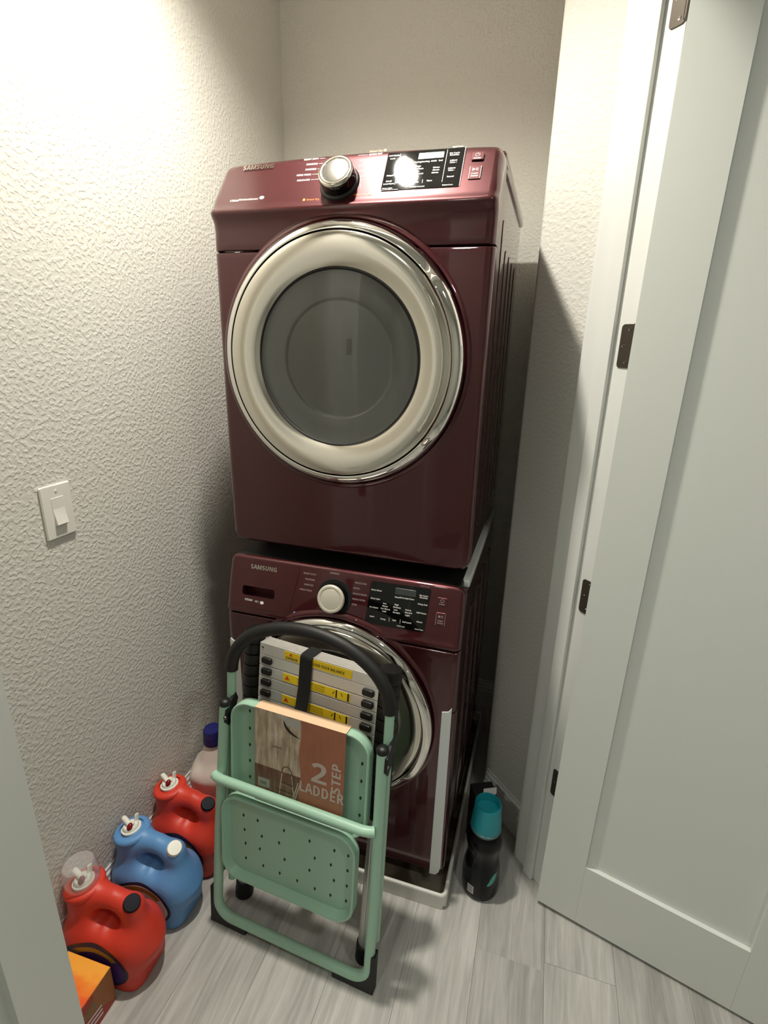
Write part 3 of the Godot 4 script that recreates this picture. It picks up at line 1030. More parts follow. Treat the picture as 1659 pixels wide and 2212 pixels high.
	for q in slot.size():
		if slot[q].x < slot[near].x - 1e-6 or (absf(slot[q].x - slot[near].x) < 1e-6 and absf(slot[q].y - 0.1145) < absf(slot[near].y - 0.1145)):
			near = q
	for q in slot.size() + 1:
		plate.append(slot[(near + q) % slot.size()] + (Vector2(0, -0.00005) if q == slot.size() else Vector2.ZERO))
	var dr := put("drawer", Soup.new().prism(plate, -0.003, 0.0016, Transform3D(Basis(ex, ey, n), C.call(0.0, 0.0))), M.merlot, t, 30.0, true)
	var pk := Soup.new()
	var a0 := Vector2(-0.294, 0.099)
	var a1 := Vector2(-0.186, 0.130)
	var q4 := [Vector2(a0.x, a0.y), Vector2(a1.x, a0.y), Vector2(a1.x, a1.y), Vector2(a0.x, a1.y)]
	for q in 4:
		var u0: Vector2 = q4[q]
		var u1: Vector2 = q4[(q + 1) % 4]
		pk.face([C.call(u0.x, u0.y, -0.002), C.call(u1.x, u1.y, -0.002), C.call(u1.x, u1.y, -0.045), C.call(u0.x, u0.y, -0.045)], C.call(-0.24, 0.1145, -0.02) - C.call((u0.x + u1.x) * 0.5, (u0.y + u1.y) * 0.5, -0.02))
	pk.face([C.call(a0.x, a0.y, -0.045), C.call(a1.x, a0.y, -0.045), C.call(a1.x, a1.y, -0.045), C.call(a0.x, a1.y, -0.045)], n)
	put("grip_pocket", pk, M.merlot, dr, 20.0, true)
	var s := Soup.new()
	logo_words(s, "SAMSUNG", 0.0125, C.call(-0.228, 0.186, 0.0018), ex, ey, 0.98)
	put("brand_lettering", s, M.satin_chrome, dr, 30.0, true)
	s = Soup.new()
	text(s, "STEAM", 0.0055, C.call(-0.269, 0.0885, 0.0018), ex, ey, 0.0, true)
	text(s, "VRT", 0.0055, C.call(-0.243, 0.087, 0.0018), ex, ey)
	s.prism(ellipse(0.006, 0.0045, 16), 0.0020, 0.0024, tilt.call(-0.226, 0.086))
	put("steam_lettering", s, M.print_white, dr, 30.0, true)
	# knob in its round well
	var ax := Transform3D(Basis(ex, ey, n) * Basis(Vector3.RIGHT, PI / 2), C.call(-0.010, 0.137))
	var k := put("knob", Soup.new().lathe([Vector2(0.051, -0.001), Vector2(0.050, 0.0016), Vector2(0.047, 0.0020), Vector2(0.044, 0.0006), Vector2(0.0, 0.0004)], 48, ax), M.gasket, t, 50.0, true)
	put("knob_body", Soup.new().lathe([Vector2(0.040, 0.0), Vector2(0.0395, 0.020), Vector2(0.0385, 0.025)], 48, ax), M.panel_black, k, 50.0, true)
	put("knob_ring", Soup.new().lathe([Vector2(0.039, 0.022), Vector2(0.038, 0.0285), Vector2(0.0355, 0.031), Vector2(0.030, 0.0305), Vector2(0.0285, 0.029)], 48, ax), M.knob_silver, k, 60.0, true)
	put("knob_face", Soup.new().lathe([Vector2(0.0285, 0.0288), Vector2(0.0275, 0.030), Vector2(0.015, 0.0315), Vector2(0, 0.032)], 48, ax), M.knob_silver, k, 40.0, true)
	s = Soup.new()
	var names := ["HEAVY DUTY", "BEDDING", "SANITIZE", "PERM PRESS"]
	for j in 4:
		text(s, names[j], 0.0046, C.call(-0.068 - 0.003 * j, 0.190 - 0.0155 * j), ex, ey, 1.0, true)
	names = ["NORMAL", "DELICATES", "WOOL", "QUICK WASH", "RINSE+SPIN", "SPIN"]
	for j in 6:
		text(s, names[j], 0.0046, C.call([-0.014, 0.046, 0.042, 0.042, 0.042, 0.042][j], [0.202, 0.186, 0.171, 0.156, 0.141, 0.126][j]), ex, ey, 0.0 if j == 0 else -1.0, true)
	put("cycle_names", s, M.print_dim, t, 30.0, true)
	s = Soup.new()
	text(s, "Cold Power", 0.0045, C.call(-0.102, 0.0735), ex, ey)
	s.prism(rrect(0.006, 0.007, 0.002), 0.0002, 0.0006, tilt.call(-0.124, 0.074))
	put("blue_lettering", s, M.print_blue, t, 30.0, true)
	var p := put("control_panel", Soup.new().prism(PackedVector2Array([Vector2(0.083, 0.082), Vector2(0.246, 0.084), Vector2(0.254, 0.196), Vector2(0.250, 0.200), Vector2(0.094, 0.198), Vector2(0.090, 0.194)]), -0.002, 0.0012, Transform3D(Basis(ex, ey, n), C.call(0.0, 0.0)), 0.0006), M.panel_black, t, 40.0, true)
	put("display", Soup.new().prism(rrect(0.056, 0.017, 0.0015), 0.0010, 0.0018, tilt.call(0.187, 0.181), 0.0003), M.lcd_dark, p, 40.0, true)
	s = Soup.new()
	var z := 0.0016
	for w in [["Extra Rinse", 0.108, 0.175], ["Extra Spin", 0.107, 0.152], ["Pre Wash", 0.105, 0.128], ["Swirl", 0.102, 0.103], ["Hot", 0.134, 0.143], ["Warm", 0.135, 0.136], ["Eco Warm", 0.137, 0.129], ["Cold", 0.134, 0.122], ["Temp.", 0.133, 0.101], ["High", 0.166, 0.145], ["Medium", 0.168, 0.138], ["Low", 0.165, 0.131], ["No Spin", 0.168, 0.124], ["Spin", 0.164, 0.103], ["Heavy", 0.199, 0.136], ["Normal", 0.200, 0.129], ["Light", 0.198, 0.122], ["Soil Level", 0.198, 0.103], ["Wash", 0.166, 0.165], ["Rinse", 0.180, 0.166], ["Spin", 0.193, 0.166], ["Door", 0.206, 0.166], ["My Cycle", 0.236, 0.180], ["Favorite", 0.236, 0.1745], ["Delay End", 0.235, 0.157], ["Add Items", 0.234, 0.134], ["Alarm", 0.231, 0.110]]:
		text(s, w[0], 0.0038, C.call(w[1], w[2], z), ex, ey, 0.0, true)
	for w in [["Child Lock", 0.183, 0.090], ["Smart Care", 0.232, 0.090]]:
		text(s, w[0], 0.003, C.call(w[1], w[2], z), ex, ey, 0.0, true)
	for a in [[0.150, 0.108, 0.150, 0.097], [0.180, 0.108, 0.180, 0.097]]:
		line(s, C.call(a[0], a[1], z), C.call(a[2], a[3], z), 0.0009, n)
	put("panel_lettering", s, M.print_white, p, 30.0, true)
	s = Soup.new()
	text(s, "Smart 3 sec", 0.0035, C.call(0.236, 0.2045), ex, ey)
	put("small_lettering", s, M.print_dim, t, 30.0, true)
	buttons(t, C, ex, ey, n, 0.285, 0.172, 0.126, M.print_dim)


func drain_pan() -> void:
	var t := thing("drain_pan", "shallow white plastic drain pan with a dirty brown bottom, under the washer", "drain pan", Transform3D(Basis(), Vector3(0, 0, -0.31)))
	var x := 0.366
	var z0 := -0.745
	var z1 := 0.112
	var c := Vector3(0, 0, (z0 + z1) * 0.5)
	put("bottom", Soup.new().box(c + Vector3(0, 0.006, 0), Vector3(2 * x - 0.01, 0.010, z1 - z0 - 0.01), 0.002), M.pan_dirty, t, 50.0, true)
	# rim: swept round a rounded rectangle
	var path := rrect(2 * x, z1 - z0, 0.022, 6)
	var prof := [Vector2(0.0, 0.001), Vector2(0.0, 0.046), Vector2(-0.001, 0.051), Vector2(-0.004, 0.053), Vector2(-0.009, 0.053), Vector2(-0.012, 0.050), Vector2(-0.012, 0.012)]
	var n := path.size()
	var s := Soup.new().grid(n, prof.size() - 1, func(i: int, j: int) -> Vector3:
		var p := path[i % n]
		var q := path[(i + n - 1) % n]
		var r := path[(i + 1) % n]
		var d := (r - q).normalized()
		var o: Vector2 = Vector2(d.y, -d.x) * prof[j].x
		return Vector3(p.x + o.x, prof[j].y, c.z - p.y - o.y))
	put("rim", s, M.pan_white, t, 50.0, true)


# ------------------------------------------------------------------ ladders
func telescoping_ladder() -> void:
	# local: u across, v up the leaning ladder, w out of its front face
	var yaw := 0.13
	var tilt := 0.146
	var ex := Vector3(cos(yaw), 0, sin(yaw))
	var n0 := Vector3(-sin(yaw), 0, cos(yaw))
	var ey := Vector3.UP * cos(tilt) - n0 * sin(tilt)
	var xf := Transform3D(Basis(ex, ey, n0 * cos(tilt) + Vector3.UP * sin(tilt)), Vector3(-0.02, 0.001, 0.293))
	var t := thing("telescoping_ladder", "collapsed aluminium telescoping ladder with black collars and yellow warning stickers, leaning on the washer", "ladder", xf)
	for half in 2:
		var w0 := -0.020 if half == 0 else -0.066
		var foot := 0.006 if half == 0 else 0.012
		var top := 0.46 if half == 0 else 0.45
		var rt := 0.022 if half == 0 else 0.018
		for k in [-1.0, 1.0]:
			var x: float = k * (0.204 if half == 0 else 0.190) - 0.006
			var lean := 0.0 if half == 0 else 0.022
			var s := Soup.new()
			# lower tube with fine flutes
			for i in 28:
				var a := TAU * i / 28.0
				var b := TAU * (i + 0.5) / 28.0
				var c := TAU * (i + 1) / 28.0
				var P := func(an: float, r: float, y: float) -> Vector3: return Vector3(x + r * sin(an), y, w0 + r * cos(an) - lean * (1.0 - y / top))
				for h in [[a, rt, b, rt - 0.001], [b, rt - 0.001, c, rt]]:
					s.quad(P.call(h[0], h[1], foot + 0.03), P.call(h[2], h[3], foot + 0.03), P.call(h[2], h[3], top), P.call(h[0], h[1], top))
			put("tube", s, M.tube_alu, t, 20.0)
			put("foot", Soup.new().lathe([Vector2(0.0, foot - 0.004), Vector2(0.0265, foot - 0.004), Vector2(0.027, foot + 0.002), Vector2(0.0255, foot + 0.045), Vector2(0.022, foot + 0.048)], 28, Transform3D(Basis(), Vector3(x, 0, w0 - lean))), M.rubber, t, 40.0)
			if half == 1:
				continue
			for i in 12:
				var y := 0.4436 + 0.0313 * i
				put("collar", Soup.new().lathe([Vector2(0.0, y), Vector2(0.0262, y), Vector2(0.0275, y + 0.003), Vector2(0.0275, y + 0.022), Vector2(0.0262, y + 0.0285), Vector2(0.0, y + 0.0285)], 28, Transform3D(Basis(), Vector3(x, 0, w0))), M.dark_plastic, t, 35.0)
			put("end_cap", Soup.new().lathe([Vector2(0.0, 0.819), Vector2(0.0280, 0.819), Vector2(0.0285, 0.824), Vector2(0.0285, 0.846), Vector2(0.0265, 0.852), Vector2(0.0, 0.8545)], 28, Transform3D(Basis(), Vector3(x, 0, w0))), M.dark_plastic, t, 40.0)
		for i in (9 if half == 0 else 0):
			var y := 0.8145 - 0.0313 * i
			var hgt := 0.029 if i > 0 else 0.031
			var prof := PackedVector2Array()
			# rung section in (w, v): ridged tread on top
			prof.append(Vector2(-0.024, -hgt * 0.5))
			prof.append(Vector2(0.020, -hgt * 0.5))
			prof.append(Vector2(0.020, hgt * 0.5 - 0.001))
			for q in 6:
				var z := 0.0195 - q * 0.0072
				prof.append_array(PackedVector2Array([Vector2(z, hgt * 0.5), Vector2(z - 0.0042, hgt * 0.5), Vector2(z - 0.0046, hgt * 0.5 - 0.0035), Vector2(z - 0.0068, hgt * 0.5 - 0.0035)]))
			prof.append(Vector2(-0.024, hgt * 0.5 - 0.0018))
			var r := put("rung", Soup.new().prism(prof, -0.177, 0.177, Transform3D(Basis(Vector3(0, 0, 1), Vector3.UP, Vector3(-1, 0, 0)), Vector3(0, y, w0)), 0.0), M.aluminium, t, 25.0)
			if half == 1:
				continue
			for k in [-1.0, 1.0]:
				if i == 0:
					put("rivet", Soup.new().lathe([Vector2(0.0036, 0), Vector2(0.003, 0.0016), Vector2(0, 0.0022)], 14, Transform3D(Basis(Vector3.RIGHT, PI / 2), Vector3(k * 0.168, y + 0.004, 0.0))), M.screw, r, 50.0)
				else:
					put("latch", Soup.new().prism(rrect(0.032, 0.0175, 0.0055), -0.002, 0.0075, Transform3D(Basis(), Vector3(k * 0.1515, y, 0.0)), 0.002), M.dark_plastic, r, 50.0)
			if i == 0 or i == 2 or i == 4:
				var st := put("warning_sticker", Soup.new().box(Vector3(0.002, y, 0.0003), Vector3(0.202, 0.0225, 0.0006)), M.sticker_yellow, r)
				var s := Soup.new()
				var tri := Soup.new()
				if i == 0:
					tri.face([Vector3(-0.084, y + 0.0005, 0.0007), Vector3(-0.072, y + 0.0005, 0.0007), Vector3(-0.078, y + 0.0100, 0.0007)], Vector3.BACK)
					text(s, "DANGER", 0.0065, Vector3(-0.075, y - 0.0055, 0.0005), Vector3.RIGHT, Vector3.UP, 0.0, true)
					text(s, "IF YOU", 0.0070, Vector3(-0.030, y, 0.0005), Vector3.RIGHT, Vector3.UP, 0.0, true)
					text(s, "LOSE YOUR BALANCE", 0.0070, Vector3(0.036, y - 0.001, 0.0005), Vector3.RIGHT, Vector3.UP, 0.0, true, 0.93)
				else:
					tri.face([Vector3(-0.094, y - 0.006, 0.0007), Vector3(-0.078, y - 0.006, 0.0007), Vector3(-0.086, y + 0.007, 0.0007)], Vector3.BACK)
					for q in 3:
						text(s, ["Read all instructions before use of ladder", "Keep hands clear of the locks and rungs", "Check that both locks are fully extended"][q], 0.0032, Vector3(-0.012, y + 0.0065 - q * 0.006, 0.0005), Vector3.RIGHT, Vector3.UP, 0.0, false)
					line(s, Vector3(0.063, y - 0.011, 0.0004), Vector3(0.063, y + 0.011, 0.0004), 0.0040, Vector3.BACK)
					line(s, Vector3(0.097, y - 0.011, 0.0004), Vector3(0.097, y + 0.011, 0.0004), 0.0050, Vector3.BACK)
					line(s, Vector3(0.052, y - 0.003, 0.0004), Vector3(0.057, y + 0.005, 0.0004), 0.002, Vector3.BACK)
					line(s, Vector3(0.076, y + 0.006, 0.0004), Vector3(0.081, y - 0.002, 0.0004), 0.002, Vector3.BACK)
				tri.moved(Transform3D())
				var both := put("sticker_triangle", tri, M.sticker_red, r)
				put("sticker_lettering", s, M.ink, r)
	# strap over the top, buckle hanging at its end
	var path := [Vector2(-0.052, 0.77), Vector2(-0.052, 0.825), Vector2(-0.048, 0.8325), Vector2(-0.030, 0.8330), Vector2(-0.002, 0.8320), Vector2(0.0035, 0.828), Vector2(0.0055, 0.82), Vector2(0.0060, 0.74), Vector2(0.014, 0.690), Vector2(0.028, 0.668), Vector2(0.034, 0.656)]
	var s := Soup.new().grid(1, path.size() - 1, func(i: int, j: int) -> Vector3: return Vector3(-0.030 + (i - 0.5) * 0.036 + path[j].y * 0.006 - 0.004, path[j].y, path[j].x))
	var s2 := Soup.new().grid(1, path.size() - 1, func(i: int, j: int) -> Vector3: return Vector3(-0.030 + (i - 0.5) * 0.036 + path[j].y * 0.006 - 0.004, path[j].y - (0.0012 if j > 0 and j < 6 else 0.0), path[j].x - 0.0013), true)
	var strap := put("strap", s.add(s2), M.webbing, t, 60.0)
	put("buckle", Soup.new().box(Vector3(-0.0295, 0.656, 0.0365), Vector3(0.028, 0.018, 0.006), 0.002), M.dark_plastic, strap)
	put("rivet", Soup.new().lathe([Vector2(0.003, 0), Vector2(0.0024, 0.0014), Vector2(0, 0.002)], 12, Transform3D(Basis(Vector3.RIGHT, PI / 2), Vector3(-0.028, 0.656, 0.0395))), M.screw, strap)


func tray(c: Vector2, w: float, h: float, w0: float, dep: float, holes: Array, t: Node3D) -> void:
	# a step tread folded up: pressed plate with a rim towards the viewer
	var P := func(p: Vector2, z: float) -> Vector3: return Vector3(c.x + p.x, c.y + p.y, z)
	var outer := rrect(w, h, 0.054, 8)
	var mid := rrect(w - 0.004, h - 0.004, 0.052, 8)
	var inn := rrect(w - 0.012, h - 0.012, 0.048, 8)
	var deep := rrect(w - 0.030, h - 0.030, 0.039, 8)
	var n := outer.size()
	var s := Soup.new()
	var rings := [[outer, w0 - 0.002], [outer, w0 + dep - 0.002], [mid, w0 + dep], [inn, w0 + dep - 0.001], [deep, w0 + 0.004], [deep, w0 + 0.0035]]
	for k in rings.size() - 1:
		for i in n:
			var j := (i + 1) % n
			s.quad(P.call(rings[k][0][i], rings[k][1]), P.call(rings[k][0][j], rings[k][1]), P.call(rings[k + 1][0][j], rings[k + 1][1]), P.call(rings[k + 1][0][i], rings[k + 1][1]))
	var front := []
	var rear := []
	for i in n:
		front.append(P.call(deep[i], w0 + 0.0035))
		rear.append(P.call(outer[i], w0 - 0.002))
	s.face(front, Vector3.BACK)
	s.face(rear, Vector3.FORWARD)
	var tr := put("tread", s, M.mint, t, 40.0)
	var d := Soup.new()
	for q in holes:
		var z := w0 + 0.0035
		var o: Vector3 = P.call(q, z)
		var ring := [Vector3(0.0004, 0.0066, 0), Vector3(-0.0036, 0.0004, 0), Vector3(-0.0008, -0.0066, 0), Vector3(0.0036, -0.0002, 0)]
		for i in 4:
			d.tri(o + ring[i] + Vector3(0, 0, 0.0002), o + ring[(i + 1) % 4] + Vector3(0, 0, 0.0002), o + Vector3(0, 0, 0.0007))
	put("dark_hole_marks", d, M.ink, tr, 10.0).set_meta("kind", "stuff")  # dark raised diamonds stand in for the shaded holes in the tread


var step_xf: Transform3D

func step_ladder() -> void:
	var yaw := 0.065
	var tilt := 0.092
	var ex := Vector3(cos(yaw), 0, sin(yaw))
	var n0 := Vector3(-sin(yaw), 0, cos(yaw))
	var ey := Vector3.UP * cos(tilt) - n0 * sin(tilt)
	step_xf = Transform3D(Basis(ex, ey, n0 * cos(tilt) + Vector3.UP * sin(tilt)), Vector3(-0.022, 0.004, 0.352))
	var t := thing("step_ladder", "folded mint green two-step ladder with black foam handle, in front of the washer", "step ladder", step_xf)
	# front frame: one bent tube, legs and bottom bar
	var pts := [Vector3(-0.205, 0.700, -0.006), Vector3(-0.2265, 0.30, -0.003), Vector3(-0.233, 0.085, 0)]
	for k in 9:
		var a := PI + PI / 2 * k / 8.0
		pts.append(Vector3(-0.183 + 0.050 * cos(a), 0.072 + 0.050 * sin(a), 0))
	for k in 9:
		var a := PI * 1.5 + PI / 2 * k / 8.0
		pts.append(Vector3(0.183 + 0.050 * cos(a), 0.072 + 0.050 * sin(a), 0))
	pts.append_array([Vector3(0.233, 0.085, 0), Vector3(0.2345, 0.30, -0.003), Vector3(0.231, 0.700, -0.006)])
	put("front_frame", Soup.new().tube(pts, 0.0135, 18), M.mint, t, 60.0)
	# rear frame: two tubes that run on into the handle bow
	for k in [-1.0, 1.0]:
		put("rear_leg", Soup.new().tube([Vector3(k * 0.222 + 0.012, 0.120, -0.036), Vector3(k * 0.222 + 0.012, 0.40, -0.036), Vector3(k * 0.2195 + 0.014, 0.70, -0.035), Vector3(k * 0.2185 + 0.015, 0.800, -0.034)], 0.0115, 16), M.mint, t, 60.0)
	var bow := []
	for k in 33:
		var a := PI * (1.0 - k / 32.0)
		bow.append(Vector3(0.015 + 0.2185 * cos(a), 0.785 + 0.155 * pow(maxf(sin(a), 0.0), 0.96), -0.034))
	put("handle_grip", Soup.new().tube(bow, 0.0165, 20), M.foam, t, 60.0)
	# cross bar
	put("cross_bar", Soup.new().tube([Vector3(-0.228, 0.492, 0.010), Vector3(-0.218, 0.492, 0.015), Vector3(-0.20, 0.492, 0.018), Vector3(0.20, 0.492, 0.018), Vector3(0.218, 0.492, 0.015), Vector3(0.228, 0.492, 0.010)], 0.0125, 18), M.mint, t, 60.0)
	# treads
	var holes := []
	for y in [0.110, 0.059, 0.010, -0.038, -0.088]:
		for k in [-1.0, 1.0]:
			holes.append(Vector2(k * 0.159 + 0.010, y))
	tray(Vector2(0.006, 0.575), 0.388, 0.29, -0.030, 0.026, holes, t)
	holes = []
	for q in [[-0.139, 0.062], [-0.095, 0.062], [-0.136, 0.017], [-0.082, 0.017], [-0.015, 0.062], [-0.029, 0.018], [-0.133, -0.026], [-0.088, -0.026], [0.060, 0.060], [-0.012, -0.028], [-0.132, -0.074], [-0.077, -0.076], [0.076, 0.014], [-0.026, -0.078], [0.130, 0.060], [0.062, -0.030], [0.122, 0.013], [0.168, 0.060], [0.027, -0.079], [0.168, 0.015], [0.132, -0.031], [0.079, -0.081], [0.168, -0.032], [0.124, -0.081], [0.168, -0.079]]:
		holes.append(Vector2(q[0], q[1]))
	tray(Vector2(-0.008, 0.322), 0.390, 0.262, -0.006, 0.026, holes, t)
	# shoes, tube ends, hinge brackets
	for k in [-1.0, 1.0]:
		var sh := PackedVector2Array([Vector2(k * 0.251, -0.002), Vector2(k * 0.135, -0.002), Vector2(k * 0.135, 0.013), Vector2(k * 0.175, 0.015)])
		for q in 6:
			var a := PI * 1.5 + (PI / 2 * q / 5.0)
			sh.append(Vector2(k * (0.183 + 0.056 * cos(a)), 0.070 + 0.056 * sin(a)))
		sh.append_array(PackedVector2Array([Vector2(k * 0.240, 0.118), Vector2(k * 0.251, 0.118)]))
		var shoe := Soup.new().prism(sh, -0.015, 0.012, Transform3D(), 0.0015)
		put("foot_shoe", shoe, M.rubber, t, 40.0)
		var top: float = -0.2045 if k < 0 else 0.2310
		put("tube_cap", Soup.new().lathe([Vector2(0.0145, 0.0), Vector2(0.0150, 0.004), Vector2(0.0145, 0.010), Vector2(0.011, 0.015), Vector2(0.0, 0.017)], 20, Transform3D(Basis(), Vector3(top, 0.698, -0.006))), M.dark_plastic, t, 50.0)
		var bx: float = -0.196 if k < 0 else 0.2445
		var br := put("hinge_bracket", Soup.new().prism(PackedVector2Array([Vector2(-0.020, 0.655), Vector2(0.000, 0.640), Vector2(0.012, 0.655), Vector2(0.010, 0.690), Vector2(-0.030, 0.722), Vector2(-0.040, 0.70)]), -0.004, 0.004, Transform3D(Basis(Vector3(0, 0, 1), Vector3.UP, Vector3(-1, 0, 0)), Vector3(bx, 0, -0.006)), 0.001), M.dark_plastic, t, 40.0)
		put("rivet", Soup.new().lathe([Vector2(0.0055, 0), Vector2(0.0045, 0.002), Vector2(0, 0.003)], 14, Transform3D(Basis(Vector3.RIGHT, PI / 2) if k < 0 else Basis(Vector3.BACK, -PI / 2), Vector3(bx + (0.0 if k < 0 else 0.004), 0.668, 0.006 if k < 0 else 0.0))), M.screw, br, 50.0)
	sleeve()


func sleeve() -> void:
	# printed cardboard sleeve folded over the upper tread
	var w := 250
	var h := 264
	var im := Image.create(w, h, false, Image.FORMAT_RGB8)
	var n := FastNoiseLite.new()
	n.seed = 8
	n.frequency = 0.03
	var board := Color(0.66, 0.58, 0.48)
	for y in h:
		for x in w:
			var k := n.get_noise_2d(x * 2.4, y * 0.35)
			var k2 := n.get_noise_2d(x * 0.6 + 90, y * 0.5)
			var c := board.lerp(Color(0.78, 0.73, 0.66), clampf(0.5 - k2 * 0.8, 0.0, 1.0)) * (1.0 + k * 0.25)
			if x % 33 < 1:
				c = c * 0.72
			if y > 158:
				c = Color(0.42, 0.29, 0.22) * (1.0 + k * 0.4)
				if y > 216 and x < 132:
					c = Color(0.50, 0.40, 0.33) * (1.0 + k * 0.3)
			if x > 129 + 3.0 * sin(y * 0.05):
				c = Color(0.65, 0.415, 0.315) * (1.0 + k * 0.05 + k2 * 0.04)
				if y > 222:
					c = c.lerp(Color(0.60, 0.46, 0.36), smoothstep(222, 248, y))
			im.set_pixel(x, y, c)
	# white patch and bin in the printed photograph
	im.fill_rect(Rect2i(10, 196, 34, 26), Color(0.60, 0.59, 0.55))
	im.fill_rect(Rect2i(16, 205, 20, 10), Color(0.45, 0.43, 0.40))
	im.fill_rect(Rect2i(80, 4, 50, 22), Color(0.70, 0.69, 0.66))
	# pale letters hung on the printed wall
	im.fill_rect(Rect2i(52, 92, 26, 5), Color(0.52, 0.46, 0.39))
	# small picture of the ladder itself, in lines
	var strokes := [[72, 226, 80, 160, 0], [114, 226, 107, 160, 0], [78, 188, 110, 190, 1], [76, 194, 111, 200, 2], [73, 212, 114, 214, 1], [112, 226, 126, 176, 0], [118, 226, 130, 180, 0]]
	for s in strokes:
		var tone: Color = [Color(0.80, 0.76, 0.68), Color(0.16, 0.12, 0.10), Color(0.60, 0.52, 0.44)][s[4]]
		for q in 121:
			var p := Vector2(s[0], s[1]).lerp(Vector2(s[2], s[3]), q / 120.0)
			im.fill_rect(Rect2i(int(p.x), int(p.y), 2, 2), tone)
	for q in 61:
		var a := PI * q / 60.0
		im.fill_rect(Rect2i(int(93 - 14 * cos(a)), int(161 - 20 * sin(a)), 2, 2), Color(0.12, 0.10, 0.09))
	var m := mat("card_print", Color.WHITE, 0.45)
	m.albedo_texture = ImageTexture.create_from_image(im)
	var t := thing("cardboard_sleeve", "printed brown cardboard sleeve folded over the upper tread of the mint step ladder", "packaging", step_xf)
	var x0 := -0.110
	var x1 := 0.141
	var s := Soup.new().grid(1, 1, func(i: int, j: int) -> Vector3: return Vector3([x0, x1][i], [0.456, 0.7225][j], 0.0004))
	s.grid(1, 1, func(i: int, j: int) -> Vector3: return Vector3([x0, x1][i], [0.456, 0.7225][j], -0.0002), true)
	put("front_flap", s, m, t, 20.0)
	s = Soup.new().box(Vector3((x0 + x1) * 0.5, 0.7225, -0.0165), Vector3(x1 - x0, 0.0008, 0.0335))
	s.box(Vector3((x0 + x1) * 0.5, 0.640, -0.0330), Vector3(x1 - x0, 0.165, 0.0008))
	put("folded_top", s, M.card_back, t, 20.0)
	# torn hanging slot: a dark curved gap with its lifted lip
	var q := Soup.new()
	for k in 14:
		var a := lerpf(PI * 1.02, PI * 1.47, k / 14.0)
		var b := lerpf(PI * 1.02, PI * 1.47, (k + 1) / 14.0)
		var wa := 0.0042 * sin(PI * (k + 0.2) / 14.6)
		var wb := 0.0042 * sin(PI * (k + 1.2) / 14.6)
		var c := Vector3(0.026, 0.712, 0.0008)
		q.face([c + Vector3(cos(a), sin(a) * 0.78, 0) * (0.052 - wa), c + Vector3(cos(a), sin(a) * 0.78, 0) * (0.052 + wa), c + Vector3(cos(b), sin(b) * 0.78, 0) * (0.052 + wb), c + Vector3(cos(b), sin(b) * 0.78, 0) * (0.052 - wb)], Vector3.BACK)
	put("torn_slot", q, M.ink, t, 20.0)
	s = Soup.new()
	text(s, "2", 0.056, Vector3(0.074, 0.592, 0.0004), Vector3.RIGHT, Vector3.UP, 0.0, true, 1.15)
	text(s, "LADDER", 0.029, Vector3(0.082, 0.540, 0.0004), Vector3.RIGHT, Vector3.UP, 0.0, true, 0.80)
	text(s, "STEP", 0.024, Vector3(0.120, 0.592, 0.0004), Vector3.UP, Vector3.LEFT, 0.0, true, 1.12)
	var pale := mat("card_letters", Color(0.78, 0.72, 0.68), 0.5)
	put("card_lettering", s, pale, t, 20.0)


# ------------------------------------------------------------------ things on the floor
func seg(p: Vector3, a: Vector3, b: Vector3, ra: float, rb: float) -> float:
	var d := b - a
	var h := clampf((p - a).dot(d) / d.length_squared(), 0.0, 1.0)
	return p.distance_to(a + d * h) - lerpf(ra, rb, h)


func smin(a: float, b: float, k: float) -> float:
	var h := maxf(k - absf(a - b), 0.0) / k
	return minf(a, b) - h * h * k * 0.25


func jug_field(p: Vector3) -> float:
	# x from the spout end (left) to the round end (right), y up, z thickness
	# lower body: rounded slab, its right end a large round
	var q := Vector3(absf(p.x + 0.002) - 0.112 + 0.05, absf(p.y - 0.067) - 0.098 + 0.05, absf(p.z) - 0.069 + 0.035)
	# superellipse corners in front view, softer in plan
	var q2 := Vector2(maxf(q.x, 0.0), maxf(q.y, 0.0))
	var in_plane := q2.length() + minf(maxf(q.x, q.y), 0.0) - 0.05
	var w := Vector2(in_plane + 0.035, q.z)
	var body := Vector2(maxf(w.x, 0.0), maxf(w.y, 0.0)).length() + minf(maxf(w.x, w.y), 0.0) - 0.035
	body = maxf(body, -p.y)
	# neck under the spout, leaning to the wall
	var neck := seg(p, Vector3(-0.055, 0.13, 0.0), Vector3(-0.066, 0.222, 0.0), 0.058, 0.047)
	neck = maxf(neck, (p - Vector3(-0.069, 0.248, 0.0)).dot(Vector3(-0.12, 0.993, 0)))
	body = smin(body, neck, 0.035)
	# round shoulder that carries the filler cap
	var post := seg(p, Vector3(0.072, 0.215, 0.0), Vector3(0.080, 0.10, 0.0), 0.024, 0.058)
	body = smin(body, post, 0.03)
	# carrying handle
	var grip := seg(p, Vector3(-0.040, 0.222, 0.0), Vector3(0.018, 0.226, 0.0), 0.030, 0.0255)
	grip = minf(grip, seg(p, Vector3(0.018, 0.226, 0.0), Vector3(0.070, 0.213, 0.0), 0.0255, 0.0245))
	# finger hole
	body = smin(body, seg(p, Vector3(-0.03, 0.14, 0.0), Vector3(0.06, 0.13, 0.0), 0.045, 0.045), 0.02)
	var hole := seg(p, Vector3(-0.002, 0.190, -0.2), Vector3(-0.002, 0.190, 0.2), 0.019, 0.019)
	hole = minf(hole, seg(p, Vector3(0.026, 0.183, -0.2), Vector3(0.026, 0.183, 0.2), 0.017, 0.017))
	body = -smin(-body, hole, 0.02)
	grip = smin(body, grip, 0.024)
	return -smin(-grip, hole + 0.004, 0.008)


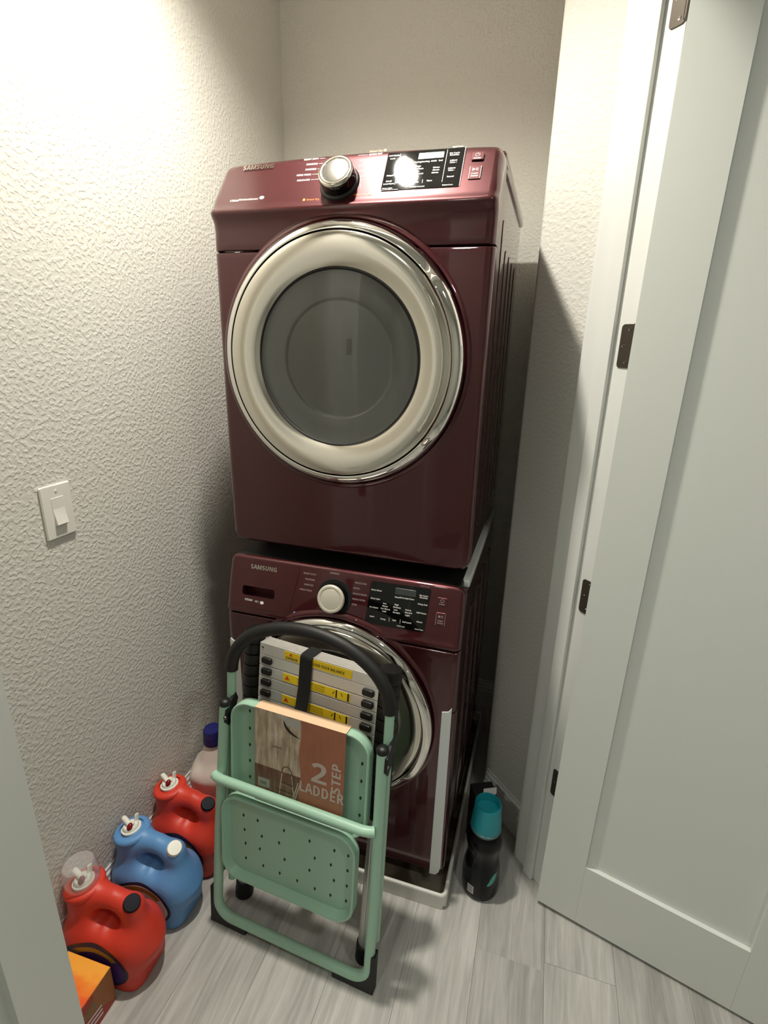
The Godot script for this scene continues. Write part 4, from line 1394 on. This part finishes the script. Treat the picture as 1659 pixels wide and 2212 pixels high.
func jugs() -> void:
	var shape := Soup.new().nets(jug_field, Vector3(-0.135, -0.005, -0.080), Vector3(0.150, 0.275, 0.080), 0.0045)
	var mesh := shape.mesh(180.0)
	var tops := [0.502, 0.340, 0.180]
	var kinds := [["red", "jug_red", "cap_navy", "red detergent jug with a clear measuring cup over its spout, nearest the left edge"], ["blue", "jug_blue", "cap_white", "blue detergent jug with a white filler cap, between the two red jugs"], ["red", "jug_red", "cap_navy", "red detergent jug with a bare white spout, behind the blue jug"]]
	for i in 3:
		var t := thing("detergent_jug", kinds[i][3], "detergent jug", Transform3D(Basis(Vector3.UP, [0.06, 0.02, -0.03][i]), Vector3([-0.452, -0.449, -0.449][i], 0, tops[i])), "detergent jugs along the left wall")
		again("body", mesh, M[kinds[i][1]], t, Transform3D())
		# collar line round the neck
		var lean := Transform3D(Basis(Vector3.BACK, 0.12), Vector3(-0.069, 0.247, 0.0))
		put("neck_collar", Soup.new().lathe([Vector2(0.049, -0.012), Vector2(0.0505, -0.006), Vector2(0.049, 0.0), Vector2(0.044, 0.004), Vector2(0.034, 0.005)], 40, lean), M[kinds[i][1]], t, 50.0)
		# white dispensing spout: flange, valve, lever, red button
		var sp := put("spout", Soup.new().lathe([Vector2(0.0265, 0.003), Vector2(0.0275, 0.007), Vector2(0.0265, 0.0095), Vector2(0.0225, 0.010), Vector2(0.0215, 0.016), Vector2(0.0185, 0.019), Vector2(0.0, 0.019)], 36, lean), M.cap_white, t, 40.0)
		put("spout_nozzle", Soup.new().tube([lean * Vector3(0.002, 0.022, 0.004), lean * Vector3(-0.020, 0.030, -0.004), lean * Vector3(-0.026, 0.031, -0.005)], 0.0075, 18).box(Vector3(0, 0.023, 0), Vector3(0.028, 0.012, 0.010), 0.003, lean), M.cap_white, sp, 50.0)
		put("lever", Soup.new().box(Vector3(0.006, 0.030, -0.012), Vector3(0.006, 0.022, 0.014), 0.002, lean * Transform3D(Basis(Vector3.RIGHT, -0.3), Vector3.ZERO)), M.cap_white, sp, 50.0)
		var bt := Soup.new().lathe([Vector2(0.0105, 0.0), Vector2(0.0105, 0.003), Vector2(0.008, 0.007), Vector2(0.0, 0.009)], 20, lean * Transform3D(Basis(Vector3.RIGHT, 0.95) * Basis.from_scale(Vector3(0.75, 1, 1.05)), Vector3(0.008, 0.021, 0.009)))
		put("button", bt, M.button_red, sp, 50.0)
		# filler cap tilts to the right
		var fx := Transform3D(Basis(Vector3.BACK, -0.42) * Basis(Vector3.RIGHT, 0.25), Vector3(0.076, 0.232, 0.006))
		var cp := Soup.new().lathe([Vector2(0.0195, -0.008), Vector2(0.0205, -0.006), Vector2(0.0205, 0.008), Vector2(0.0185, 0.0115), Vector2(0.0, 0.012)], 36, fx)
		for k in 24:
			var a := TAU * k / 24.0
			cp.box(Vector3(0.0205 * sin(a), 0.0, 0.0205 * cos(a)), Vector3(0.0016, 0.012, 0.0016), 0.0, fx)
		put("filler_cap", cp, M[kinds[i][2]], t, 40.0)
		jug_label(t, i)
		if i == 0:
			var cup := Soup.new().lathe([Vector2(0.040, 0.0065), Vector2(0.0425, 0.020), Vector2(0.0425, 0.034), Vector2(0.038, 0.064), Vector2(0.0355, 0.067), Vector2(0.0, 0.067)], 40, lean)
			cup.add(flipped(Soup.new().lathe([Vector2(0.0388, 0.0065), Vector2(0.0413, 0.020), Vector2(0.0413, 0.034), Vector2(0.0368, 0.0635), Vector2(0.0, 0.0657)], 40, lean)))
			var c := thing("measuring_cup", "clear plastic measuring cup upside down over the spout of the nearest red jug", "measuring cup", t.transform)
			put("cup", cup, M.clear_plastic, c, 50.0)


func jug_label(t: Node3D, i: int) -> void:
	# oval label wrapped on the front of the jug, and a second on the back
	var patch := func(rx: float, ry: float, lift: float) -> Soup:
		var s := Soup.new()
		var rings := 10
		var P := func(k: int, j: int) -> Vector3:
			var a := TAU * k / 56.0
			var x := rx * cos(a) * j / rings
			var y := 0.078 + ry * sin(a) * j / rings
			# find the body's surface in front of this point
			var z := 0.075
			for q in 14:
				z -= jug_field(Vector3(x, y, z)) * 0.8
			return Vector3(x, y, z + lift)
		for j in rings:
			for k in 56:
				if j == 0:
					s.tri(P.call(0, 0), P.call(k, 1), P.call(k + 1, 1))
				else:
					s.quad(P.call(k, j), P.call(k, j + 1), P.call(k + 1, j + 1), P.call(k + 1, j))
		return s
	var lb := put("label", patch.call(0.092, 0.070, 0.0005), M.label_navy, t, 60.0)
	put("label_field", patch.call(0.084, 0.062, 0.0009), M.label_white if i == 1 else M.label_purple, lb, 60.0)
	var band := Soup.new()
	for k in 20:
		var a := lerpf(PI * 0.20, PI * 0.80, k / 20.0)
		var b := lerpf(PI * 0.20, PI * 0.80, (k + 1) / 20.0)
		var q := []
		for e in [[a, 0.99], [b, 0.99], [b, 0.74], [a, 0.74]]:
			var x: float = 0.082 * cos(e[0]) * e[1]
			var y: float = 0.078 + 0.060 * sin(e[0]) * e[1]
			var z := 0.075
			for r in 12:
				z -= jug_field(Vector3(x, y, z)) * 0.8
			q.append(Vector3(x, y, z + 0.0013))
		band.face(q, Vector3.BACK)
	put("label_band", band, M.label_gold, lb, 60.0)
	if i == 1:
		var s := Soup.new()
		text(s, "nuny", 0.020, Vector3(0.030, 0.086, 0.0706), Vector3(0.97, -0.24, 0), Vector3(0.24, 0.97, 0), 0.0, true, 0.95)
		put("label_words", s, M.label_navy, lb, 20.0)
		s = Soup.new()
		text(s, "C", 0.026, Vector3(0.058, 0.056, 0.0706), Vector3.RIGHT, Vector3.UP, 0.0, true)
		put("label_words", s, M.button_red, lb, 20.0)


func small_things() -> void:
	# milky bottle with the blue cap, in the gap beside the washer
	var t := thing("bleach_jug", "milky white jug with a dark blue screw cap, left of the washer", "jug", Transform3D(Basis(Vector3.UP, 0.35), Vector3(-0.462, 0, 0.020)))
	var body := Soup.new().nets(func(p: Vector3) -> float:
		var q := Vector3(absf(p.x) - 0.040, absf(p.y - 0.115) - 0.075, absf(p.z) - 0.036)
		var b := Vector3(maxf(q.x, 0), maxf(q.y, 0), maxf(q.z, 0)).length() + minf(maxf(q.x, maxf(q.y, q.z)), 0.0) - 0.036
		b = maxf(b, -p.y)
		var sh := seg(p, Vector3(0, 0.20, 0), Vector3(0, 0.305, 0), 0.070, 0.024)
		b = smin(b, sh, 0.03)
		# moulded hollow for the hand and creases under the neck
		b = -smin(-b, seg(p, Vector3(0.085, 0.10, 0.065), Vector3(0.045, 0.235, 0.095), 0.032, 0.018), 0.03)
		return -smin(-b, seg(p, Vector3(-0.09, 0.08, 0.06), Vector3(-0.062, 0.19, 0.10), 0.030, 0.018), 0.03), Vector3(-0.095, -0.005, -0.09), Vector3(0.095, 0.335, 0.09), 0.005)
	put("body", body, M.milky_plastic, t, 180.0)
	put("screw_cap", Soup.new().lathe([Vector2(0.0, 0.303), Vector2(0.031, 0.303), Vector2(0.0325, 0.306), Vector2(0.0325, 0.320), Vector2(0.0310, 0.322), Vector2(0.0318, 0.325), Vector2(0.0300, 0.352), Vector2(0.027, 0.357), Vector2(0.0, 0.358)], 40), M.cap_blue, t, 40.0)
	# orange box in front of the first jug
	t = thing("detergent_box", "small orange and red cardboard box on the floor, in front of the nearest red jug", "box", Transform3D(Basis(Vector3.UP, 0.03), Vector3(-0.451, 0, 0.631)))
	var w := 0.128
	var d := 0.096
	var h := 0.114
	put("body", Soup.new().box(Vector3(0, h * 0.5, 0), Vector3(w, h - 0.001, d), 0.0012), M.box_orange_shaded, t, 20.0)  # orange card darkened to brown for the shade on its sides
	var im := Image.create(64, 64, false, Image.FORMAT_RGB8)
	var n := FastNoiseLite.new()
	n.seed = 2
	n.frequency = 0.05
	for y in 64:
		for x in 64:
			var k := clampf((y + n.get_noise_2d(x * 0.7, y * 0.9) * 12.0 - x * 0.08) / 64.0, 0.0, 1.0)
			var c := Color(0.98, 0.66, 0.22).lerp(Color(0.95, 0.50, 0.14), smoothstep(0.15, 0.5, k)).lerp(Color(0.92, 0.32, 0.12), smoothstep(0.5, 0.8, k))
			im.set_pixel(x, y, c)
	var top := mat("box_top_print", Color.WHITE, 0.4)
	top.albedo_texture = ImageTexture.create_from_image(im)
	var lid := put("lid", Soup.new().grid(1, 1, func(i: int, j: int) -> Vector3: return Vector3((i - 0.5) * (w - 0.001), h + 0.0004, (0.5 - j) * (d - 0.001))), top, t, 20.0)
	var s := Soup.new()
	for k in 3:
		line(s, Vector3(-0.030 + k * 0.012, h + 0.0006, 0.040), Vector3(-0.024 + k * 0.012, h + 0.0006, 0.024), 0.004, Vector3.UP)
		line(s, Vector3(0.018 + k * 0.010, h + 0.0006, 0.049), Vector3(0.023 + k * 0.010, h + 0.0006, 0.037), 0.0035, Vector3.UP)
	put("lid_words", s, M.print_white, lid, 20.0)
	# right side: red lower half with pale words, a small window print
	s = Soup.new()
	s.face([Vector3(w * 0.5 + 0.0004, 0.001, d * 0.5 - 0.001), Vector3(w * 0.5 + 0.0004, 0.001, -d * 0.5 + 0.001), Vector3(w * 0.5 + 0.0004, 0.026, -0.020), Vector3(w * 0.5 + 0.0004, 0.066, d * 0.5 - 0.001)], Vector3.RIGHT)
	s.face([Vector3(w * 0.5 + 0.0004, 0.086, d * 0.5 - 0.001), Vector3(w * 0.5 + 0.0004, 0.094, 0.010), Vector3(w * 0.5 + 0.0004, 0.113, 0.012), Vector3(w * 0.5 + 0.0004, 0.113, d * 0.5 - 0.001)], Vector3.RIGHT)
	put("side_print", s, M.box_red, t, 20.0)
	s = Soup.new()
	for k in 3:
		line(s, Vector3(w * 0.5, 0.052 - k * 0.013, 0.040), Vector3(w * 0.5, 0.046 - k * 0.013, -0.006), 0.006, Vector3.RIGHT, 0.0008)
	put("side_words", s, M.label_white, t, 20.0)
	s = Soup.new()
	s.face([Vector3(w * 0.5 + 0.0004, 0.066, 0.036), Vector3(w * 0.5 + 0.0004, 0.066, 0.004), Vector3(w * 0.5 + 0.0004, 0.084, 0.010), Vector3(w * 0.5 + 0.0004, 0.080, 0.036)], Vector3.RIGHT)
	put("side_patch", s, mat("box_olive", Color(0.46, 0.38, 0.25), 0.5), t, 20.0)
	# softener bottle with its teal measuring cap
	t = thing("softener_bottle", "glossy black fabric softener bottle with a teal measuring cap, beside the drain pan", "bottle", Transform3D(Basis(), Vector3(0.452, 0, 0.0)))
	var pr := [[0.0, 0.0], [0.047, 0.0], [0.0535, 0.004], [0.056, 0.016], [0.0565, 0.06], [0.0545, 0.095], [0.0495, 0.125], [0.047, 0.148], [0.0490, 0.170], [0.0530, 0.188], [0.0535, 0.202], [0.0500, 0.220], [0.0440, 0.233], [0.040, 0.238]]
	var pp := []
	for q in pr:
		pp.append(Vector2(q[0], q[1]))
	put("body", Soup.new().lathe(pp, 56), M.bottle_black, t, 60.0)
	put("cap_skirt", Soup.new().lathe([Vector2(0.044, 0.235), Vector2(0.0455, 0.238), Vector2(0.0455, 0.244), Vector2(0.043, 0.246)], 48), mat("teal_clear", Color(0.30, 0.42, 0.42), 0.25), t, 50.0)
	var cap := Soup.new().lathe([Vector2(0.0435, 0.243), Vector2(0.0435, 0.262), Vector2(0.0405, 0.295), Vector2(0.0385, 0.325), Vector2(0.0372, 0.3275), Vector2(0.0358, 0.325), Vector2(0.0352, 0.300), Vector2(0.0, 0.298)], 48)
	put("measuring_cap", cap, M.teal, t, 40.0)
	# label: curved patches on the front of the bottle
	s = Soup.new().grid(6, 1, func(i: int, j: int) -> Vector3:
		var a := lerpf(-0.62, -0.26, i / 6.0)
		return Vector3(0.0571 * sin(a), lerpf(0.026, 0.056, j), 0.0571 * cos(a)))
	var lab := put("info_label", s, M.label_white, t, 60.0)
	s = Soup.new()
	for k in 6:
		s.grid(6, 1, func(i: int, j: int) -> Vector3:
			var a := lerpf(-0.59, -0.30, i / 6.0)
			return Vector3(0.0574 * sin(a), 0.030 + k * 0.0042 + j * 0.0018, 0.0574 * cos(a)))
	put("fine_print", s, M.ink, lab, 60.0)
	s = Soup.new().grid(10, 3, func(i: int, j: int) -> Vector3:
		var a := lerpf(0.42, 1.05, i / 10.0)
		var y := 0.070 + 0.034 * i / 10.0 + (j - 1.5) * 0.009 * sin(PI * (i + 0.6) / 11.0)
		return Vector3((0.0562 - 0.0022 * maxf(0.0, (y - 0.08) / 0.02)) * sin(a), y, (0.0562 - 0.0022 * maxf(0.0, (y - 0.08) / 0.02)) * cos(a)))
	put("leaf_print", s, M.teal_print, t, 60.0)
	# dark carton with a pale end behind the bottle, a cord lying over it
	t = thing("carton", "small dark carton with a pale end flap, on the floor behind the black bottle", "box", Transform3D(Basis(Vector3.UP, 0.45), Vector3(0.428, 0, -0.165)))
	put("body", Soup.new().box(Vector3(0, 0.105, 0), Vector3(0.075, 0.21, 0.055), 0.002), M.dark_box, t, 20.0)
	put("flap", Soup.new().box(Vector3(0.012, 0.205, 0.031), Vector3(0.044, 0.030, 0.0012), 0.0, Transform3D(Basis(Vector3.RIGHT, -0.12), Vector3(0, 0.012, 0.018))), M.label_white, t, 20.0)
	put("stripe", Soup.new().box(Vector3(0.028, 0.178, 0.0282), Vector3(0.012, 0.012, 0.0012)), M.button_red, t, 20.0)
	# light switch
	t = thing("light_switch", "white rocker light switch on the left wall", "light switch", Transform3D(Basis(Vector3(0, 0, -1), Vector3.UP, Vector3(1, 0, 0)), Vector3(-0.58, 1.205, 0.345)))
	put("wall_plate", Soup.new().prism(rrect(0.081, 0.127, 0.004), 0.0, 0.0065, Transform3D(), 0.0025), M.switch_white, t, 50.0)
	var rk := put("rocker_frame", Soup.new().prism(rrect(0.0335, 0.067, 0.002), 0.0055, 0.0075, Transform3D(), 0.0006), M.switch_white, t, 40.0)
	# rocker: upper half pressed in, lower half standing out
	var pf := PackedVector2Array([Vector2(0.0055, 0.0315), Vector2(0.0064, 0.0315), Vector2(0.0078, 0.0), Vector2(0.0145, -0.0300), Vector2(0.0140, -0.0312), Vector2(0.0055, -0.0315)])
	put("rocker", Soup.new().prism(pf, -0.0150, 0.0150, Transform3D(Basis(Vector3(0, 0, 1), Vector3.UP, Vector3(-1, 0, 0)), Vector3.ZERO), 0.0004), M.switch_white, t, 25.0)
	for y in [-0.0485, 0.0485]:
		put("screw", Soup.new().lathe([Vector2(0.0036, 0), Vector2(0.0032, 0.0012), Vector2(0, 0.0016)], 14, Transform3D(Basis(Vector3.RIGHT, PI / 2), Vector3(0, y, 0.0064))), M.switch_white, t, 50.0)
